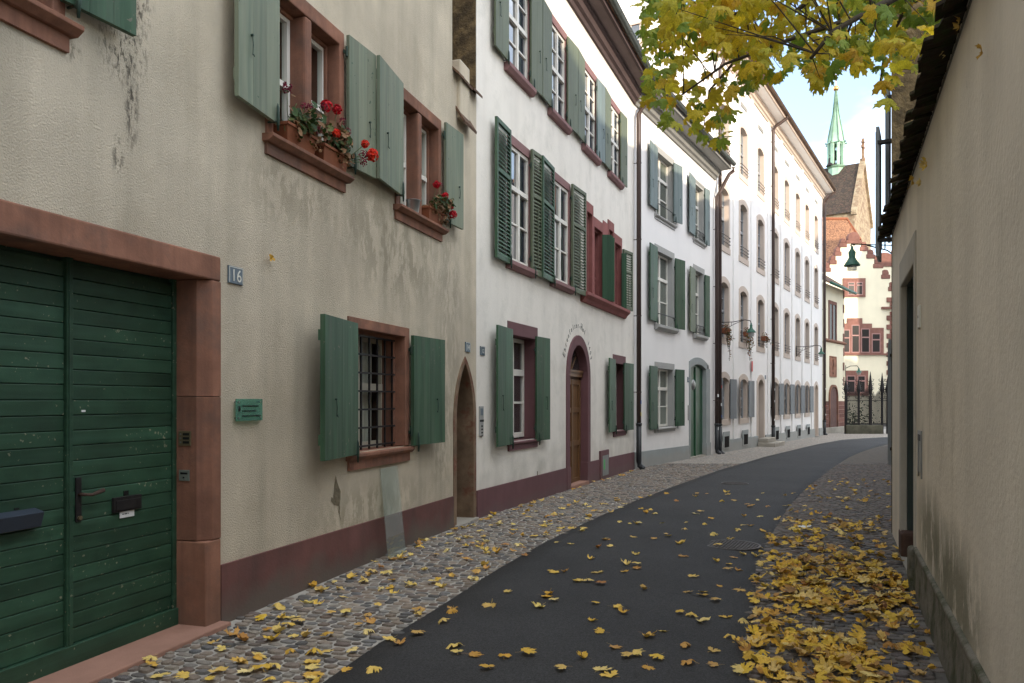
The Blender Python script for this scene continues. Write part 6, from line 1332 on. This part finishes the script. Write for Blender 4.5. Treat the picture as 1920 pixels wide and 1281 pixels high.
# largest first: the nearest ones, but always the ones that lie alone on the road and left pavement
vis.sort(key=lambda q: q[1]+(0 if q[2] != 'right' else 2.0)); near = set(id(q) for q in vis[:300])
lmy = [leafmesh('fallen_leaf', 'fallen_yellow', g) for g in LG]; lmx = [leafmesh('fallen_leaf', 'fallen_mix', g) for g in LG]
info = {'road': ('crisp yellow maple leaf lying alone on the dark asphalt', 'leaves scattered on the asphalt'), 'left': ('pale yellow maple leaf lying on the pale cobbles below the houses', 'leaves on the cobbles by the houses'), 'right': ('yellow-brown maple leaf among the drift on the dark cobbles by the garden wall', 'leaves of the drift by the garden wall')}
stuffm = {'road': MB(), 'left': MB(), 'right': MB()}
for q in fallen:
    x, y, kd = q; s = rnd.uniform(.058, .098) if kd != 'right' else rnd.triangular(.04, .11, .075)
    z = roadz(x, y)+.006 if kd == 'road' else GZ(y)+.022+(rnd.random()*.02 if kd == 'right' else 0)
    m = flat_m(x, y, z, s, .10 if kd != 'right' else .26)
    gi = rnd.choice((0, 3, 6, 1, 0, 3, 6, 1, 2, 4, 5, 7) if kd != 'right' else (0, 1, 2, 3, 4, 5, 6, 7, 3, 6, 0))
    if id(q) in near:
        o = link('fallen_leaf', (lmx if kd == 'right' else lmy)[gi]); o.matrix_world = m
        form = ('cupped', 'wavy', 'curled', 'broad', 'crumpled', 'folded', 'flat', 'shrivelled')[gi]; upn = 'face down' if m.to_3x3()[2][2] < 0 else 'face up'; size = ('tiny' if s < .07 else 'small') if s < .08 else (('big' if s < .1 else 'biggest') if s > .09 else 'medium')
        dist = 'nearest the viewer' if y < 4.8 else ('in the foreground' if y < 5.3 else ('near the gate' if y < 6.3 and kd == 'left' else ('short of the manhole' if y < 6.6 else ('level with the manhole' if y < 8.6 else ('before the arched door' if y < 12 else 'far up the street')))))
        if kd == 'road': tt = (x-interp(LW, y))/(interp(RW, y)-interp(LW, y)); side = 'house side of' if tt < .25 else ('middle of' if tt < .5 else ('beyond the middle of' if tt < .75 else 'wall side of'))
        elif kd == 'left': tt = (x-XWl(y))/(interp(LW, y)-XWl(y)); side = 'at the house edge of' if tt < .2 else ('on inner' if tt < .45 else ('on outer' if tt < .75 else 'at the asphalt edge of'))
        else: tt = (x-interp(RW, y))/(XWr(y)-interp(RW, y)); side = 'at the asphalt edge of' if tt < .2 else ('in the street half of' if tt < .5 else ('in the wall half of' if tt < .8 else 'at the wall foot of'))
        what = {'road': 'asphalt', 'left': 'pale cobbles', 'right': 'leaf drift'}[kd]
        tag(o, ('%s %s leaf %s %s %s %s' % (size, form, upn, side, what, dist)), 'leaf', info[kd][1])
    else: add_leaf(stuffm[kd], LG[gi], m)
lit = MB(); 
for kd, mt, lab in (('right', 'fallen_mix', 'drift of small yellow and brown leaves covering the cobbles by the garden wall'), ('left', 'fallen_yellow', 'far scattered leaves along the house fronts'), ('road', 'fallen_yellow', 'far scattered leaves on the asphalt')):
    if stuffm[kd].v:
        me = bpy.data.meshes.new('leaf_litter'); me.from_pydata(stuffm[kd].v, [], stuffm[kd].f); me.materials.append(MATS[mt]); [setattr(p, 'use_smooth', True) for p in me.polygons]; tag(link('leaf_litter', me), lab, 'leaves', kind='stuff')
# the pale scrap on the right pavement, a withered leaf on the wall, leaves caught on the right wall
X, Y = px2g(1512, 998); o = link('paper_scrap', leafmesh('paper_scrap', 'sticker_white', LG[0])); o.matrix_world = Matrix.Translation((X, Y, .05)) @ Matrix.Scale(.13, 4); tag(o, 'crumpled whitish scrap lying among the leaves on the dark cobbles', 'paper scrap')
def stuck(F, px, py, s, label, rot, mat='fallen_mix'):
    u, z = F.P(px, py); x, y = F.W(u, -.03); o = link('withered_leaf', leafmesh('withered_leaf', mat, LG[4])); o.matrix_world = Matrix.Translation((x, y, z)) @ Matrix.Rotation(F.rz, 4, 'Z') @ Matrix.Rotation(pi/2, 4, 'X') @ Matrix.Rotation(rot, 4, 'Z') @ Matrix.Scale(s, 4); tag(o, label, 'leaf')
stuck(FA, 501, 478, .06, 'curled brown leaf caught on the beige wall below the flower boxes', 3)
for k, (px, py, s, lab) in enumerate(((1743, 318, .09, 'lower dark leaf stuck to the garden wall'), (1748, 305, .07, 'upper dark leaf of the pair stuck to the garden wall'), (1735, 334, .07, 'middle dry leaf on the garden wall under the pair'), (1720, 335, .09, 'pale brown leaf on the garden wall nearest the doorway'), (1806, 17, .11, 'large orange leaf caught under the coping tiles'), (1813, 50, .07, 'narrow brown leaf hanging just below the large orange leaf'), (1858, 90, .05, 'single small leaf dangling on the upper garden wall'), (1786, 78, .09, 'orange leaf caught at the lower edge of the coping'), (1700, 316, .1, 'yellow leaf resting on the mossy coping tiles'))):
    stuck(FR, px, py, s, lab, k*1.3, 'fallen_yellow' if k in (4, 7, 8) else 'fallen_mix')
# ---- maple tree
TR = empty('maple_tree', 'maple tree with yellow and green leaves reaching over the street from the garden', 'tree', (6.2, 6.6, 0)); TO = Vector((6.2, 6.6, 0))
tr = MB(); tr.tube([(0, 0, -.2), (.05, 0, .6), (-.05, .1, 2), (-.2, .1, 3.6), (-.4, 0, 5.2), (-.5, -.1, 7)], [.26, .2, .17, .15, .11, .06], 12).ob('trunk', 'bark', TR, smooth=True)
def img3(px, py, Y): return Vector(((px-960)/FP*Y, Y, EYE-(py-HY)/FP*Y))-TO
# lower outline of the crown as seen from the street (column, row)
OUTL = [(1205, 20), (1206, 130), (1215, 190), (1240, 235), (1265, 245), (1300, 252), (1335, 272), (1362, 268), (1375, 215), (1390, 180), (1420, 150), (1450, 160), (1480, 125), (1505, 120), (1535, 165), (1560, 150), (1590, 120), (1612, 150), (1625, 125), (1640, 185), (1668, 205), (1690, 150), (1720, 125), (1745, 90), (1765, 40), (1775, 0)]
def low(px):
    for a, b in zip(OUTL, OUTL[1:]):
        if a[0] <= px <= b[0]: return a[1]+(b[1]-a[1])*(px-a[0])/(b[0]-a[0])
    return -999
boughs = [[img3(1830, -90, 5.9), img3(1640, 20, 6.0), img3(1480, 75, 6.1), img3(1360, 120, 6.2), img3(1262, 190, 6.2)], [img3(1850, -200, 6.2), img3(1600, -60, 6.6), img3(1420, 10, 6.8), img3(1290, 60, 6.9), img3(1225, 110, 6.9)],
          [img3(1800, -60, 5.6), img3(1650, 10, 5.4), img3(1560, 60, 5.3), img3(1520, 110, 5.3)], [img3(1830, -60, 6.6), img3(1700, 10, 7.2), img3(1660, 90, 7.5), img3(1650, 160, 7.6)], [img3(1800, -160, 6.4), img3(1560, -30, 7.2), img3(1400, 90, 7.6), img3(1330, 170, 7.8), img3(1320, 235, 7.8)]]
for bgh in boughs:
    p0 = Vector((-.3, .05, 4.3+random.random())); MB().tube([p0]+bgh, [.06, .035, .022, .016, .011, .005][:len(bgh)+1], 7).ob('branch', 'bark', TR, smooth=True)
pts_ = [Vector(a).lerp(b, t) for bgh in boughs for a, b in zip(bgh, bgh[1:]) for t in (0, .2, .4, .6, .8)]
rnd = random.Random(5); tw = MB(); lv = []
while len(lv) < 1600:
    px = rnd.uniform(1195, 1778); L_ = low(px)
    if L_ < -100: continue
    py = rnd.uniform(-230, L_-4)
    Y = rnd.choice([rnd.gauss(5.7, .35), rnd.gauss(6.5, .4), rnd.gauss(7.4, .4)]); Y = max(4.9, min(8.3, Y))
    p = img3(px, py, Y)
    if mnoise.noise(p*1.35+Vector((7, 1, 4))) < -.11 and rnd.random() < .93: continue
    if px > 1690 and Y > 7.2: continue
    lv.append((p, px, py, L_))
for k, (p, px, py, L_) in enumerate(lv):
    if k % 12 == 0:
        c = min(pts_, key=lambda q: (q-p).length)
        if (c-p).length < 1.4: tw.tube([c, c.lerp(p, .5)+Vector((rnd.gauss(0, .05), rnd.gauss(0, .05), rnd.gauss(0, .05)+.05)), p+Vector((0, 0, .04))], [.006, .004, .002], 5)
tw.ob('twigs', 'bark', TR)['kind'] = 'stuff'
gm = [leafmesh('leaf', 'maple_green', g) for g in LG[:6]]; ym = [leafmesh('leaf', 'maple_yellow', g) for g in LG[:6]]
bigs = {'y': MB(), 'g': MB()}
vis_i = sorted(range(len(lv)), key=lambda k: (0 if lv[k][2] > -20 else 1, lv[k][0].y)); ns = set(vis_i[:300])
for k, (p, px, py, L_) in enumerate(lv):
    edge = (L_-py) < 55 or px > 1560; green = rnd.random() < (.68 if edge else .2)
    if px < 1240: green = rnd.random() < .85
    s = rnd.uniform(.07, .125)*(1.1 if not green else .95)
    m = Matrix.Translation(p) @ Matrix.Rotation(rnd.gauss(0, .7), 4, 'Z') @ Matrix.Rotation(-pi/2-.25+rnd.gauss(0, .45), 4, 'X') @ Matrix.Rotation(rnd.gauss(0, .6), 4, 'Z')
    m = m @ Matrix.Scale(s, 4); gi = rnd.randrange(6)
    if k in ns: o = link('leaf', (gm if green else ym)[gi], TR); o.matrix_basis = m
    else: add_leaf(bigs['g' if green else 'y'], LG[gi], m)
# the rest of the crown above and behind the wall
for k in range(1500):
    a = rnd.uniform(0, 2*pi); r = 3.0*rnd.random()**.5; p = Vector((r*cos(a)*1.1-.3, r*sin(a), rnd.uniform(4.6, 8.5)))
    P = p+TO
    if P.y > .5 and P.z < 8.6:
        px = 960+FP*P.x/P.y; py = HY-(P.z-EYE)/P.y*FP
        if px < 1790 and py > -60: continue
    m = Matrix.Translation(p) @ Matrix.Rotation(rnd.uniform(0, 6.3), 4, 'Z') @ Matrix.Rotation(-pi/2+rnd.gauss(0, .6), 4, 'X') @ Matrix.Scale(rnd.uniform(.09, .14), 4); add_leaf(bigs['g' if rnd.random() < .4 else 'y'], LG[rnd.randrange(6)], m)
for kk_, mt in (('y', 'maple_yellow'), ('g', 'maple_green')):
    me = bpy.data.meshes.new('foliage'); me.from_pydata(bigs[kk_].v, [], bigs[kk_].f); me.materials.append(MATS[mt]); [setattr(p, 'use_smooth', True) for p in me.polygons]; tag(link('foliage', me, TR), kind='stuff')
